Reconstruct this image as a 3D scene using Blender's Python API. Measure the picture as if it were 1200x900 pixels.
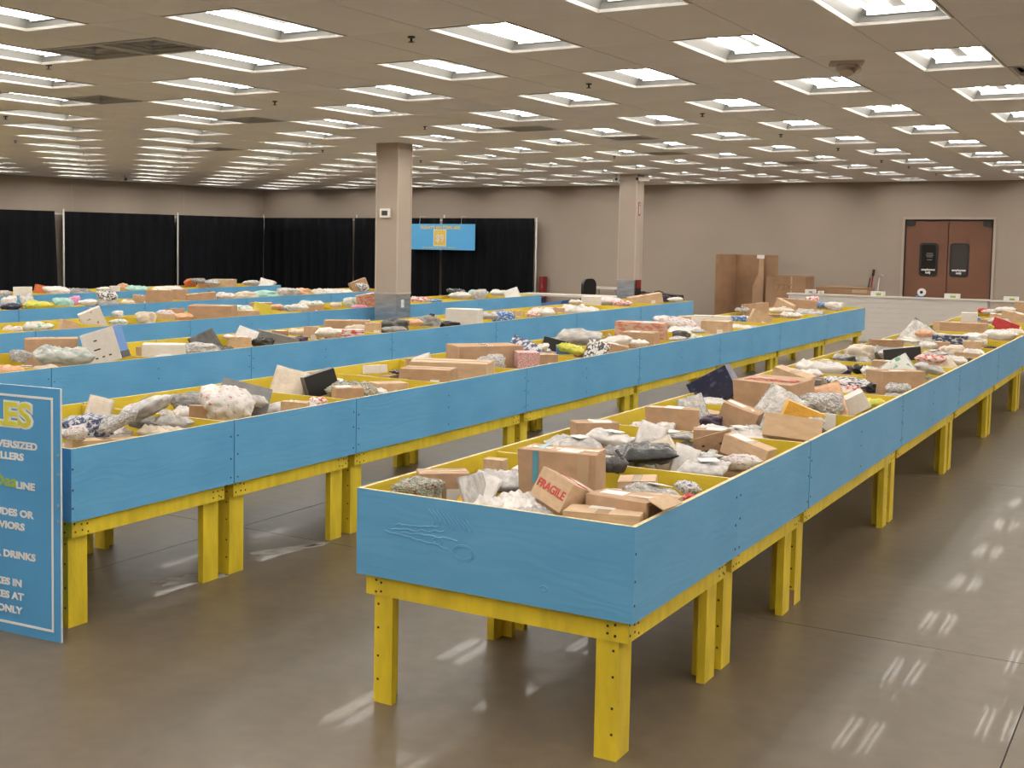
import bpy, bmesh, math, random
from mathutils import Vector, Matrix, noise, Euler
random.seed(7)
for o in list(bpy.data.objects): bpy.data.objects.remove(o, do_unlink=True)
S = bpy.context.scene
COL = S.collection

# ------------------------------------------------------------------ camera, world, exposure
CAMZ = 1.94
R_RIGHT = Vector((0.839113386857787, 0.5438206735678608, 0.012157261050587209))
R_DOWN = Vector((0.05010059224865428, -0.0550117313374451, -0.9972279779827634))
R_FWD = Vector((-0.5416443987085882, 0.8373964320532151, -0.07340681802228613))
FPX, PX, PY = 1469.64, 453.35, 386.96           # focal length and principal point in pixels of the 1200x900 photo
cam_d = bpy.data.cameras.new('camera'); cam = bpy.data.objects.new('camera', cam_d); COL.objects.link(cam)
cam_d.sensor_fit = 'HORIZONTAL'; cam_d.sensor_width = 36.0
cam_d.lens = FPX / 1200 * 36.0
cam_d.shift_x = (600 - PX) / 1200; cam_d.shift_y = -(450 - PY) / 1200
cam_d.clip_end = 200
m = Matrix((R_RIGHT, -R_DOWN, -R_FWD)).transposed().to_4x4(); m.translation = (0, 0, CAMZ)
cam.matrix_world = m
S.camera = cam
W = bpy.data.worlds.new('world'); S.world = W; W.use_nodes = True
W.node_tree.nodes['Background'].inputs[0].default_value = (0.5, 0.47, 0.44, 1)
W.node_tree.nodes['Background'].inputs[1].default_value = 0.05
S.view_settings.view_transform = 'Standard'; S.view_settings.look = 'None'
S.view_settings.gamma = 1.0; S.view_settings.use_curve_mapping = False
S.view_settings.exposure = 0.0
TUBE_POWER = 30.0                                  # emission of the fluorescent tubes
TUBE_COLOR = (1.0, 0.95, 0.89)

def ray(u, v):
    return R_RIGHT * ((u - PX) / FPX) + R_DOWN * ((v - PY) / FPX) + R_FWD
def at_z(u, v, z):
    r = ray(u, v); return r * ((z - CAMZ) / r.z) + Vector((0, 0, CAMZ))
def at_y(u, v, y):
    r = ray(u, v); return r * (y / r.y) + Vector((0, 0, CAMZ))
def depth(p): return (p - Vector((0, 0, CAMZ))).dot(R_FWD)

# ------------------------------------------------------------------ materials
MATS = {}
def mat(name, color, rough=0.6, metal=0.0, var=0.0, var_scale=6.0, bump=0.0, bump_scale=30.0, stretch=(1, 1, 1),
        coat=0.0, coat_rough=0.1, emit=None, coords='Object', spec=0.5, color2=None, detail=4.0, contrast=(0.35, 0.65), alpha=1.0, bumpdist=0.01):
    M = bpy.data.materials.new(name); M.use_nodes = True
    nt = M.node_tree; N = nt.nodes; L = nt.links
    b = N['Principled BSDF']
    b.inputs['Base Color'].default_value = (*color, 1); b.inputs['Roughness'].default_value = rough
    b.inputs['Metallic'].default_value = metal; b.inputs['Coat Weight'].default_value = coat
    b.inputs['Coat Roughness'].default_value = coat_rough; b.inputs['Specular IOR Level'].default_value = spec
    b.inputs['Alpha'].default_value = alpha
    if emit: b.inputs['Emission Color'].default_value = (*emit[0], 1); b.inputs['Emission Strength'].default_value = emit[1]
    if var or bump or color2:
        tc = N.new('ShaderNodeTexCoord'); mp = N.new('ShaderNodeMapping'); mp.inputs['Scale'].default_value = stretch
        L.new(tc.outputs[coords], mp.inputs[0])
    if var or color2:
        nz = N.new('ShaderNodeTexNoise'); nz.inputs['Scale'].default_value = var_scale; nz.inputs['Detail'].default_value = detail
        L.new(mp.outputs[0], nz.inputs['Vector'])
        rp = N.new('ShaderNodeValToRGB'); rp.color_ramp.elements[0].position, rp.color_ramp.elements[1].position = contrast
        if color2: c0, c1 = color, color2
        else: c0 = tuple(c * (1 - var) for c in color); c1 = tuple(min(1, c * (1 + var)) for c in color)
        rp.color_ramp.elements[0].color = (*c0, 1); rp.color_ramp.elements[1].color = (*c1, 1)
        L.new(nz.outputs['Fac'], rp.inputs[0]); L.new(rp.outputs[0], b.inputs['Base Color'])
    if bump:
        nb = N.new('ShaderNodeTexNoise'); nb.inputs['Scale'].default_value = bump_scale; nb.inputs['Detail'].default_value = 5
        nb.inputs['Distortion'].default_value = 0.6
        L.new(mp.outputs[0], nb.inputs['Vector'])
        bp = N.new('ShaderNodeBump'); bp.inputs['Strength'].default_value = bump; bp.inputs['Distance'].default_value = bumpdist
        L.new(nb.outputs['Fac'], bp.inputs['Height']); L.new(bp.outputs[0], b.inputs['Normal'])
    MATS[name] = M
    return M

def plywood(name, color, color2, rough):
    """painted plywood: flame grain relief, knots and smudges"""
    M = mat(name, color, rough, color2=color2, var_scale=2.2, stretch=(1, 1, 2.5), contrast=(0.3, 0.75))
    nt = M.node_tree; N = nt.nodes; L = nt.links; b = N['Principled BSDF']
    tc = N.new('ShaderNodeTexCoord'); mp = N.new('ShaderNodeMapping'); mp.inputs['Scale'].default_value = (0.8, 0.8, 3.0)
    oi = N.new('ShaderNodeObjectInfo'); ad = N.new('ShaderNodeVectorMath'); ad.operation = 'ADD'
    L.new(tc.outputs['Object'], ad.inputs[0]); L.new(oi.outputs['Location'], ad.inputs[1]); L.new(ad.outputs[0], mp.inputs[0])
    wv = N.new('ShaderNodeTexWave'); wv.inputs['Scale'].default_value = 2.2; wv.inputs['Distortion'].default_value = 16
    wv.inputs['Detail'].default_value = 3; wv.inputs['Detail Scale'].default_value = 1.2
    wv.bands_direction = 'Z'
    L.new(mp.outputs[0], wv.inputs['Vector'])
    nz = N.new('ShaderNodeTexNoise'); nz.inputs['Scale'].default_value = 60; L.new(mp.outputs[0], nz.inputs['Vector'])
    mx = N.new('ShaderNodeMix'); mx.inputs[0].default_value = 0.4; L.new(wv.outputs['Color'], mx.inputs[6]); 
    mx.data_type = 'RGBA'; L.new(nz.outputs['Color'], mx.inputs[7])
    bp = N.new('ShaderNodeBump'); bp.inputs['Strength'].default_value = 0.10; bp.inputs['Distance'].default_value = 0.006
    L.new(mx.outputs[2], bp.inputs['Height']); L.new(bp.outputs[0], b.inputs['Normal'])
    return M

plywood('blue_paint', (0.092, 0.315, 0.54), (0.125, 0.37, 0.60), 0.42)
plywood('yellow_paint', (0.62, 0.47, 0.030), (0.70, 0.54, 0.045), 0.42)
mat('yellow_lumber', (0.67, 0.50, 0.025), 0.45, var=0.14, var_scale=3, stretch=(4, 4, 1), bump=0.25, bump_scale=25)
mat('ply_edge', (0.62, 0.50, 0.26), 0.6, var=0.2, var_scale=30)
mat('bare_wood', (0.42, 0.26, 0.17), 0.7, var=0.15)
mat('screw_dark', (0.03, 0.022, 0.015), 0.5, 0.3)
mat('wall_paint', (0.345, 0.285, 0.23), 0.75, var=0.03, var_scale=0.7, bump=0.05, bump_scale=80)
mat('pillar_paint', (0.41, 0.335, 0.27), 0.6, var=0.03, var_scale=1.0, bump=0.04, bump_scale=80)
mat('corner_guard', (0.48, 0.41, 0.34), 0.5)
mat('steel', (0.42, 0.42, 0.42), 0.32, 0.9, var=0.18, var_scale=3, stretch=(1, 1, 6))
mat('tile', (0.84, 0.82, 0.85), 0.9, var=0.03, var_scale=1.2, bump=0.15, bump_scale=120)
mat('tbar', (0.45, 0.41, 0.38), 0.6)
mat('white_enamel', (0.84, 0.83, 0.80), 0.35)
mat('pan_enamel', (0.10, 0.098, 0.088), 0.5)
mat('tube', (0.9, 0.9, 0.9), 0.3, emit=(TUBE_COLOR, TUBE_POWER))
mat('tube_cap', (0.6, 0.6, 0.6), 0.3, 0.8)
mat('vent_metal', (0.48, 0.47, 0.47), 0.5)
mat('vent_dark', (0.05, 0.05, 0.055), 0.6)
mat('vent_throat', (0.16, 0.17, 0.19), 0.6)
mat('sprinkler_metal', (0.05, 0.05, 0.05), 0.4, 0.3)
mat('drape_black', (0.004, 0.0045, 0.0065), 0.9, spec=0.15, var=0.3, var_scale=3, stretch=(6, 6, 0.3))
mat('pipe_white', (0.62, 0.60, 0.57), 0.4)
mat('white_paint', (0.62, 0.58, 0.52), 0.5)
mat('siding', (0.56, 0.52, 0.47), 0.5, var=0.03, var_scale=1)
mat('tan_panel', (0.46, 0.38, 0.30), 0.6)
mat('door_brown', (0.165, 0.068, 0.035), 0.5, var=0.05, var_scale=2)
mat('black_rubber', (0.008, 0.008, 0.008), 0.5)
mat('black_plastic', (0.012, 0.012, 0.013), 0.35)
mat('dark_glass', (0.012, 0.010, 0.011), 0.08)
mat('grey_glass', (0.055, 0.050, 0.045), 0.08)
mat('print_white', (0.72, 0.70, 0.68), 0.6)
mat('print_yellow', (0.62, 0.60, 0.06), 0.6)
mat('print_green', (0.30, 0.42, 0.05), 0.6)
mat('sign_blue', (0.075, 0.30, 0.56), 0.35, var=0.06, var_scale=2)
mat('sign_edge', (0.6, 0.62, 0.62), 0.5)
mat('banner_blue', (0.10, 0.42, 0.78), 0.5)
mat('banner_gold', (0.78, 0.55, 0.07), 0.5)
mat('print_red', (0.50, 0.04, 0.03), 0.6)
mat('print_black', (0.02, 0.018, 0.016), 0.6)
mat('red_enamel', (0.22, 0.012, 0.014), 0.3)
mat('tape_clear', (0.47, 0.33, 0.20), 0.18)
mat('tape_teal', (0.10, 0.30, 0.38), 0.3)
mat('label_white', (0.72, 0.70, 0.67), 0.5)
mat('grey_plastic', (0.25, 0.24, 0.23), 0.4)
mat('clear_tube', (0.6, 0.6, 0.58), 0.2)
# parcels
mat('cardboard', (0.42, 0.265, 0.155), 0.75, var=0.08, var_scale=5, bump=0.1, bump_scale=60)
mat('cardboard_light', (0.52, 0.36, 0.22), 0.75, var=0.08, var_scale=5, bump=0.1, bump_scale=60)
mat('cardboard_dark', (0.30, 0.175, 0.095), 0.8, var=0.1, var_scale=4, bump=0.1, bump_scale=60)
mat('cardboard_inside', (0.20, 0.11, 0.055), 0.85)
def poly(name, c, rough, **k):
    k.setdefault('bump', 0.22); k.setdefault('bump_scale', 7.0); k.setdefault('bumpdist', 0.03)
    return mat(name, c, rough, **k)
poly('poly_white', (0.66, 0.63, 0.60), 0.27, var=0.08, var_scale=4)
poly('poly_grey', (0.42, 0.40, 0.38), 0.27, var=0.22, var_scale=5)
poly('poly_midgrey', (0.24, 0.23, 0.22), 0.27, var=0.25, var_scale=5)
poly('poly_dark', (0.07, 0.068, 0.065), 0.35, var=0.3, var_scale=5)
poly('poly_black', (0.012, 0.012, 0.012), 0.22)
poly('poly_cream', (0.62, 0.53, 0.42), 0.5, var=0.08, var_scale=4)
poly('clear_wrap', (0.60, 0.58, 0.54), 0.12, var=0.25, var_scale=7, bump=0.9, bump_scale=14)
poly('silver_wrap', (0.40, 0.39, 0.38), 0.25, color2=(0.72, 0.70, 0.68), var_scale=11, bump=0.9, bump_scale=14, contrast=(0.42, 0.58))
poly('confetti_wrap', (0.60, 0.58, 0.53), 0.15, color2=(0.16, 0.22, 0.10), var_scale=18, bump=0.9, bump_scale=16, contrast=(0.5, 0.58))
_r = [n for n in MATS['confetti_wrap'].node_tree.nodes if n.type == 'VALTORGB'][0].color_ramp; _e = _r.elements.new(0.64); _e.color = (0.5, 0.06, 0.06, 1); _e = _r.elements.new(0.40); _e.color = (0.25, 0.3, 0.2, 1)
poly('print_bag', (0.66, 0.62, 0.58), 0.3, color2=(0.50, 0.14, 0.12), var_scale=8, contrast=(0.62, 0.66), stretch=(1, 3, 1))
poly('blackwhite_bag', (0.05, 0.05, 0.055), 0.3, color2=(0.66, 0.64, 0.62), var_scale=10, contrast=(0.46, 0.52))
poly('navy_bag', (0.06, 0.08, 0.17), 0.3, color2=(0.62, 0.62, 0.64), var_scale=8, contrast=(0.5, 0.56), stretch=(1, 3, 1))
poly('camo_bag', (0.30, 0.33, 0.31), 0.3, color2=(0.50, 0.51, 0.48), var_scale=6, contrast=(0.42, 0.56))
poly('pink_bag', (0.62, 0.25, 0.42), 0.35, var=0.1)
poly('pinkprint_box', (0.62, 0.50, 0.48), 0.4, color2=(0.55, 0.16, 0.20), var_scale=16, contrast=(0.48, 0.54), bump=0.2)
poly('peach_bag', (0.66, 0.38, 0.22), 0.35, var=0.15)
poly('teal_bag', (0.32, 0.55, 0.50), 0.4, var=0.1)
poly('red_bag', (0.52, 0.05, 0.05), 0.35, var=0.15)
poly('redwhite_bag', (0.55, 0.07, 0.06), 0.35, color2=(0.66, 0.60, 0.57), var_scale=6, contrast=(0.45, 0.52))
poly('blue_bag', (0.06, 0.17, 0.42), 0.35, color2=(0.5, 0.55, 0.62), var_scale=9, contrast=(0.52, 0.58))
poly('purple_bag', (0.05, 0.03, 0.06), 0.35, var=0.3)
poly('yellow_mailer', (0.68, 0.36, 0.04), 0.5, var=0.06)
poly('yellowgreen_bag', (0.62, 0.55, 0.06), 0.35, color2=(0.25, 0.45, 0.10), var_scale=7, contrast=(0.52, 0.6))
poly('green_white', (0.60, 0.60, 0.56), 0.35, color2=(0.14, 0.36, 0.20), var_scale=6, contrast=(0.56, 0.62))
poly('multi_bag', (0.58, 0.55, 0.5), 0.35, color2=(0.12, 0.16, 0.30), var_scale=9, contrast=(0.52, 0.56))
poly('orange_bag', (0.62, 0.16, 0.05), 0.4, var=0.15)
poly('floral_bag', (0.64, 0.60, 0.56), 0.35, color2=(0.42, 0.22, 0.30), var_scale=10, contrast=(0.55, 0.6))
mat('navy_box', (0.018, 0.022, 0.055), 0.3, color2=(0.10, 0.11, 0.20), var_scale=6, contrast=(0.55, 0.7))
mat('white_box', (0.66, 0.62, 0.57), 0.5, var=0.04)
mat('black_box', (0.02, 0.02, 0.02), 0.35)
mat('grey_board', (0.19, 0.185, 0.18), 0.6, var=0.1)
mat('red_box', (0.50, 0.18, 0.12), 0.5, color2=(0.55, 0.38, 0.28), var_scale=9, contrast=(0.45, 0.55))
mat('photo_box', (0.03, 0.05, 0.14), 0.35, color2=(0.50, 0.50, 0.48), var_scale=11, contrast=(0.5, 0.6))
mat('yellow_box', (0.64, 0.52, 0.05), 0.45)
mat('blue_box', (0.08, 0.22, 0.52), 0.4)

def floor_material():
    M = mat('concrete', (0.16, 0.13, 0.10), 0.38)
    nt = M.node_tree; N = nt.nodes; L = nt.links; b = N['Principled BSDF']
    ge = N.new('ShaderNodeNewGeometry')
    n1 = N.new('ShaderNodeTexNoise'); n1.inputs['Scale'].default_value = 0.55; n1.inputs['Detail'].default_value = 6; n1.inputs['Roughness'].default_value = 0.6
    n2 = N.new('ShaderNodeTexNoise'); n2.inputs['Scale'].default_value = 9; n2.inputs['Detail'].default_value = 6
    n3 = N.new('ShaderNodeTexVoronoi'); n3.inputs['Scale'].default_value = 55
    for n in (n1, n2, n3): L.new(ge.outputs['Position'], n.inputs['Vector'])
    r1 = N.new('ShaderNodeValToRGB'); r1.color_ramp.elements[0].position = 0.3; r1.color_ramp.elements[1].position = 0.7
    r1.color_ramp.elements[0].color = (0.108, 0.081, 0.048, 1); r1.color_ramp.elements[1].color = (0.168, 0.131, 0.087, 1)
    L.new(n1.outputs['Fac'], r1.inputs[0])
    r2 = N.new('ShaderNodeValToRGB'); r2.color_ramp.elements[0].position = 0.3; r2.color_ramp.elements[1].position = 0.75
    r2.color_ramp.elements[0].color = (0.86, 0.86, 0.86, 1); r2.color_ramp.elements[1].color = (1.1, 1.1, 1.1, 1)
    L.new(n2.outputs['Fac'], r2.inputs[0])
    mu = N.new('ShaderNodeMix'); mu.data_type = 'RGBA'; mu.blend_type = 'MULTIPLY'; mu.inputs[0].default_value = 1
    L.new(r1.outputs[0], mu.inputs[6]); L.new(r2.outputs[0], mu.inputs[7])
    # small pale flecks of aggregate
    r3 = N.new('ShaderNodeValToRGB'); r3.color_ramp.elements[0].position = 0.0; r3.color_ramp.elements[1].position = 0.09
    r3.color_ramp.elements[0].color = (0.35, 0.35, 0.35, 1); r3.color_ramp.elements[1].color = (0, 0, 0, 1)
    L.new(n3.outputs['Distance'], r3.inputs[0])
    m2 = N.new('ShaderNodeMix'); m2.data_type = 'RGBA'
    L.new(r3.outputs[0], m2.inputs[0]); L.new(mu.outputs[2], m2.inputs[6]); m2.inputs[7].default_value = (0.34, 0.29, 0.22, 1)
    L.new(m2.outputs[2], b.inputs['Base Color'])
    rr = N.new('ShaderNodeMapRange'); rr.inputs[3].default_value = 0.30; rr.inputs[4].default_value = 0.46
    L.new(n1.outputs['Fac'], rr.inputs[0]); L.new(rr.outputs[0], b.inputs['Roughness'])
    b.inputs['Coat Weight'].default_value = 0.05; b.inputs['Coat Roughness'].default_value = 0.035; b.inputs['Specular IOR Level'].default_value = 0.27
    nb = N.new('ShaderNodeBump'); nb.inputs['Strength'].default_value = 0.025; nb.inputs['Distance'].default_value = 0.01
    L.new(n2.outputs['Fac'], nb.inputs['Height']); L.new(nb.outputs[0], b.inputs['Normal'])
    return M
floor_material()
mat('worn_patch', (0.36, 0.34, 0.31), 0.7, var=0.3, var_scale=10)

# ------------------------------------------------------------------ mesh helpers
class MB:
    def __init__(s): s.v = []; s.f = []; s.mi = []; s.mats = []; s.sm = []
    def m(s, name):
        if name not in s.mats: s.mats.append(name)
        return s.mats.index(name)
    def face(s, idx, mname, smooth=False): s.f.append(tuple(idx)); s.mi.append(s.m(mname)); s.sm.append(smooth)
    def box(s, x0, x1, y0, y1, z0, z1, mn, faces=None, M=None):
        """faces: optional dict {'-x','+x','-y','+y','-z','+z': material}"""
        fa = faces or {}
        b = len(s.v)
        for p in ((x0,y0,z0),(x1,y0,z0),(x1,y1,z0),(x0,y1,z0),(x0,y0,z1),(x1,y0,z1),(x1,y1,z1),(x0,y1,z1)):
            p = Vector(p); s.v.append(tuple(M @ p if M else p))
        for k, q in (('-z',(0,3,2,1)),('+z',(4,5,6,7)),('-y',(0,1,5,4)),('+x',(1,2,6,5)),('+y',(2,3,7,6)),('-x',(3,0,4,7))):
            s.face([b + i for i in q], fa.get(k, mn))
        return s
    def tube(s, path, r, mn, n=8, caps=True, smooth=True):
        """round bar along a list of points; r a number or a list"""
        b = len(s.v); P = [Vector(p) for p in path]
        for i, p in enumerate(P):
            d = (P[min(i + 1, len(P) - 1)] - P[max(i - 1, 0)]).normalized()
            a = d.cross(Vector((0, 0, 1)) if abs(d.z) < 0.9 else Vector((1, 0, 0))).normalized(); c = d.cross(a)
            rr = r[i] if isinstance(r, (list, tuple)) else r
            for k in range(n):
                t = 2 * math.pi * k / n; s.v.append(tuple(p + (a * math.cos(t) + c * math.sin(t)) * rr))
        for i in range(len(P) - 1):
            for k in range(n):
                k2 = (k + 1) % n
                s.face([b + i*n + k, b + i*n + k2, b + (i+1)*n + k2, b + (i+1)*n + k], mn, smooth)
        if caps:
            s.face([b + k for k in range(n)][::-1], mn); s.face([b + (len(P)-1)*n + k for k in range(n)], mn)
        return s
    def prism(s, pts, axis, a0, a1, mn):
        """outline (2-D points) pulled along axis 'x','y' or 'z'"""
        b = len(s.v); n = len(pts)
        for a in (a0, a1):
            for p, q in pts:
                s.v.append({'x': (a, p, q), 'y': (p, a, q), 'z': (p, q, a)}[axis])
        s.face(list(range(b, b + n))[::-1], mn); s.face(list(range(b + n, b + 2*n)), mn)
        for i in range(n):
            j = (i + 1) % n; s.face([b + i, b + j, b + n + j, b + n + i], mn)
        return s
    def mesh(s, name, fix=False):
        me = bpy.data.meshes.new(name); me.from_pydata(s.v, [], s.f)
        for mn in s.mats: me.materials.append(MATS[mn])
        me.polygons.foreach_set('material_index', s.mi); me.polygons.foreach_set('use_smooth', s.sm)
        if fix:
            bm = bmesh.new(); bm.from_mesh(me); bmesh.ops.recalc_face_normals(bm, faces=bm.faces); bm.to_mesh(me); bm.free()
        me.update(); return me
    def obj(s, name, parent=None, loc=(0, 0, 0), rot=(0, 0, 0), fix=False): return link(name, s.mesh(name, fix), parent, loc, rot)
def link(name, data, parent=None, loc=(0, 0, 0), rot=(0, 0, 0)):
    o = bpy.data.objects.new(name, data); COL.objects.link(o); o.location = loc; o.rotation_euler = rot
    if parent is not None: o.parent = parent
    return o
def tag(o, label, cat, group=None):
    o['label'] = label; o['category'] = cat
    if group: o['group'] = group
    return o
def struct(o): o['kind'] = 'structure'; return o
def thing(name, label, cat, loc=(0, 0, 0), rz=0.0, group=None):
    o = link(name, None, None, loc, (0, 0, rz)); o.empty_display_size = 0.2
    return tag(o, label, cat, group)
def copy_tree(o, parent=None):
    c = o.copy(); COL.objects.link(c); c.parent = parent
    for ch in list(o.children): copy_tree(ch, c)
    return c
def text_mesh(name, body, size, mname, align='LEFT', bold=0.0, extrude=0.001):
    cu = bpy.data.curves.new(name, 'FONT'); cu.body = body; cu.size = size; cu.align_x = align; cu.extrude = extrude; cu.offset = bold
    cu.resolution_u = 3
    t = bpy.data.objects.new(name, cu); COL.objects.link(t)
    dg = bpy.context.evaluated_depsgraph_get(); me = bpy.data.meshes.new_from_object(t.evaluated_get(dg))
    bpy.data.objects.remove(t, do_unlink=True); bpy.data.curves.remove(cu)
    me.name = name; me.materials.clear(); me.materials.append(MATS[mname]); return me

# ------------------------------------------------------------------ the hall
CEIL = CAMZ + 1.379
XL, XRW, YB, YF0 = -23.6, 5.0, 29.58, -4.0
GX, GY, TX, TY = -1.94, 8.402, 0.6096, 1.2192     # ceiling grid origin and module
DX0, DX1, DTOP = -5.52, -3.74, CAMZ + 0.548       # double door opening

# floor slabs with saw-cut joints
fl = struct(MB().box(XL, XRW, YF0, YB, -0.2, -0.012, 'vent_dark').obj('floor'))
JX, JY, SP = -5.3, 6.41, 4.77
xs = sorted({XL, XRW} | {JX + SP * k for k in range(-6, 6) if XL + .3 < JX + SP * k < XRW - .3})
ys = sorted({YF0, YB} | {JY + SP * k for k in range(-6, 8) if YF0 + .3 < JY + SP * k < YB - .3})
for i in range(len(xs) - 1):
    for j in range(len(ys) - 1):
        g = 0.003
        MB().box(xs[i] + g, xs[i+1] - g, ys[j] + g, ys[j+1] - g, -0.012, 0, 'concrete').obj('concrete_slab', fl)
def ragged_patch(cx, cy, rx, ry, rot, seed):
    rnd = random.Random(seed); mb = MB(); n = 26; pts = []
    for k in range(n):
        a = 2 * math.pi * k / n; q = 0.55 + 0.55 * rnd.random()
        x, y = rx * q * math.cos(a), ry * q * math.sin(a)
        pts.append((cx + x * math.cos(rot) - y * math.sin(rot), cy + x * math.sin(rot) + y * math.cos(rot)))
    mb.prism(pts, 'z', 0.0, 0.0015, 'worn_patch'); mb.obj('worn_patch', fl, fix=True)
ragged_patch(-4.72, 5.24, 0.10, 0.20, -0.4, 1); ragged_patch(-4.62, 5.38, 0.04, 0.09, -0.2, 5)
ragged_patch(-4.68, 6.10, 0.07, 0.32, -0.35, 2); ragged_patch(-4.60, 6.32, 0.03, 0.12, -0.3, 3)

T = 0.15
struct(MB().box(XL - T, XL, YF0 - T, YB + T, -0.2, CEIL + 0.3, 'wall_paint').obj('wall_left'))
wb = MB()
wb.box(XL, DX0 - .05, YB, YB + T, -0.2, CEIL + 0.3, 'wall_paint'); wb.box(DX1 + .05, XRW, YB, YB + T, -0.2, CEIL + 0.3, 'wall_paint')
wb.box(DX0 - .05, DX1 + .05, YB, YB + T, DTOP + .05, CEIL + 0.3, 'wall_paint')
struct(wb.obj('wall_back'))
struct(MB().box(XRW, XRW + T, YF0 - T, YB + T, -0.2, CEIL + 0.3, 'wall_paint').obj('wall_right'))
struct(MB().box(XL, XRW, YF0 - T, YF0, -0.2, CEIL + 0.3, 'wall_paint').obj('wall_front'))
# vertical panel joint lines of the left wall
for y in (26.1, 22.0):
    MB().box(XL, XL + 0.004, y, y + 0.02, 2.2, CEIL, 'pillar_paint').obj('wall_joint', bpy.data.objects['wall_left'])

# ---- double traffic door
dr = struct(link('door_1', None, None, (0, 0, 0)))
MB().box(DX0 - .05, DX0, YB - .025, YB + T, 0, DTOP + .05, 'pillar_paint').box(DX1, DX1 + .05, YB - .025, YB + T, 0, DTOP + .05, 'pillar_paint')\
    .box(DX0, DX1, YB - .025, YB + T, DTOP, DTOP + .05, 'pillar_paint').obj('door_frame', dr)
MB().box(DX0, DX1, YB + T - .01, YB + T, 0, DTOP, 'vent_dark').obj('door_backing', dr)
def rounded(x0, x1, z0, z1, r, n=5):
    pts = []
    for cx, cz, a0 in ((x1 - r, z1 - r, 0), (x0 + r, z1 - r, 90), (x0 + r, z0 + r, 180), (x1 - r, z0 + r, 270)):
        for k in range(n + 1):
            a = math.radians(a0 + 90 * k / n); pts.append((cx + r * math.cos(a), cz + r * math.sin(a)))
    return pts
mid = (DX0 + DX1) / 2
def zpx(u, v): return at_y(u, v, YB).z
for k, (a, b, wx0, wx1, glass) in enumerate(((DX0 + .03, mid - .008, mid - .57, mid - .19, 'dark_glass'), (mid + .008, DX1 - .03, mid + .05, mid + .43, 'grey_glass'))):
    lf = MB().box(a, b, YB + .03, YB + .07, 0.01, DTOP - .035, 'door_brown').obj('door_leaf', dr)
    z1, z0 = 1.975, 1.245
    MB().prism(rounded(wx0, wx1, z0, z1, .07), 'y', YB + .015, YB + .03, 'black_rubber').obj('window_gasket', lf, fix=True)
    MB().prism(rounded(wx0 + .045, wx1 - .045, z0 + .045, z1 - .045, .05), 'y', YB + .010, YB + .016, glass).obj('window_pane', lf, fix=True)
    for t, zz, sz in (('employees', z0 + .125, .065), ('only', z0 + .062, .065)):
        link('lettering', text_mesh('lettering', t, sz, 'print_white', 'CENTER', 0.003), lf, ((wx0 + wx1) / 2, YB + .008, zz), (math.pi / 2, 0, 0))
    if k == 0:
        for q, (w_, zz) in enumerate(((.13, 1.74), (.15, 1.70), (.12, 1.665), (.10, 1.60))):
            MB().box((wx0 + wx1) / 2 - w_ / 2 + .02, (wx0 + wx1) / 2 + w_ / 2 + .02, YB + .007, YB + .0095, zz, zz + .012, 'grey_plastic').obj('notice_reflection', lf)  # reflection of a notice, painted on the pane as pale grey bars
    hx = (a, a + .17) if k == 0 else (b - .17, b)
    MB().box(hx[0], hx[1], YB - .03, YB + .03, DTOP - .14, DTOP - .035, 'black_plastic').obj('hinge_cover', lf)
    MB().box((a - .028) if k == 0 else b, a if k == 0 else (b + .028), YB + .02, YB + .07, 0.01, DTOP - .01, 'black_rubber').obj('edge_gasket', lf)

# ---- pillars
def pillar(name, x0, y0, w, label):
    p = thing(name, label, 'pillar', (x0, y0, 0))
    MB().box(0, w, 0, w, 0, CEIL - .002, 'pillar_paint').obj('shaft', p)
    MB().box(-.006, w + .006, -.006, w + .006, 0, 1.12, 'steel').obj('steel_cladding', p)
    MB().box(-.012, w + .012, -.012, w + .012, 1.12, 1.14, 'corner_guard').obj('cladding_trim', p)
    for (a, b) in ((0, 0), (w, 0), (w, w)):
        MB().box(a - .008 if a == 0 else a - .012, a + .012 if a == 0 else a + .008, b - .008 if b == 0 else b - .012, b + .012 if b == 0 else b + .008, 1.14, CEIL - .002, 'corner_guard').obj('corner_guard', p)
    return p
PW = .37
P1 = (-10.17, 15.40); P2 = (-10.20, 24.62)
p1 = pillar('pillar', P1[0], P1[1], PW, 'square taupe pillar carrying a thermostat, standing between two bin rows')
p2 = pillar('pillar', P2[0], P2[1], PW, 'square taupe pillar with a red fire sign, standing past the ends of the bin rows')
th = thing('thermostat', 'white thermostat with dark screen mounted on the pillar', 'thermostat', (P1[0] + .17, P1[1] - .02, 2.30))
MB().box(-.085, .085, -.02, .02, -.065, .065, 'white_enamel').obj('case', th)
MB().box(-.05, .05, -.024, -.02, -.035, .035, 'vent_dark').obj('screen', th)
ou = thing('wall_switch', 'pale switch plate on the steel cladding of the thermostat pillar', 'switch', (P1[0] + PW + .006, P1[1] + .15, .98))
MB().box(0, .008, -.035, .035, -.057, .057, 'white_enamel').obj('plate', ou); MB().box(.008, .014, -.01, .01, -.02, .02, 'label_white').obj('toggle', ou)
fs = thing('fire_sign', 'narrow red fire extinguisher sign high on the pillar', 'sign', (P2[0] + PW + .002, P2[1] + .17, 2.60))
MB().box(0, .006, -.05, .05, -.14, .14, 'red_enamel').obj('sign_plate', fs); MB().box(.006, .008, -.02, .02, -.10, .07, 'label_white').obj('extinguisher_mark', fs)
link('lettering', text_mesh('lettering', 'FIRE', .035, 'print_white', 'CENTER', .001), fs, (.008, 0, .09), (math.pi / 2, 0, math.pi / 2))
bd = thing('notice_board', 'black and red notice on the steel cladding of the pillar', 'notice', (P2[0] + PW + .008, P2[1] + .19, .83))
MB().box(0, .01, -.14, .14, -.30, .30, 'black_plastic').obj('board', bd); MB().box(.01, .013, -.13, .13, .13, .29, 'red_enamel').obj('red_header', bd)
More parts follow.
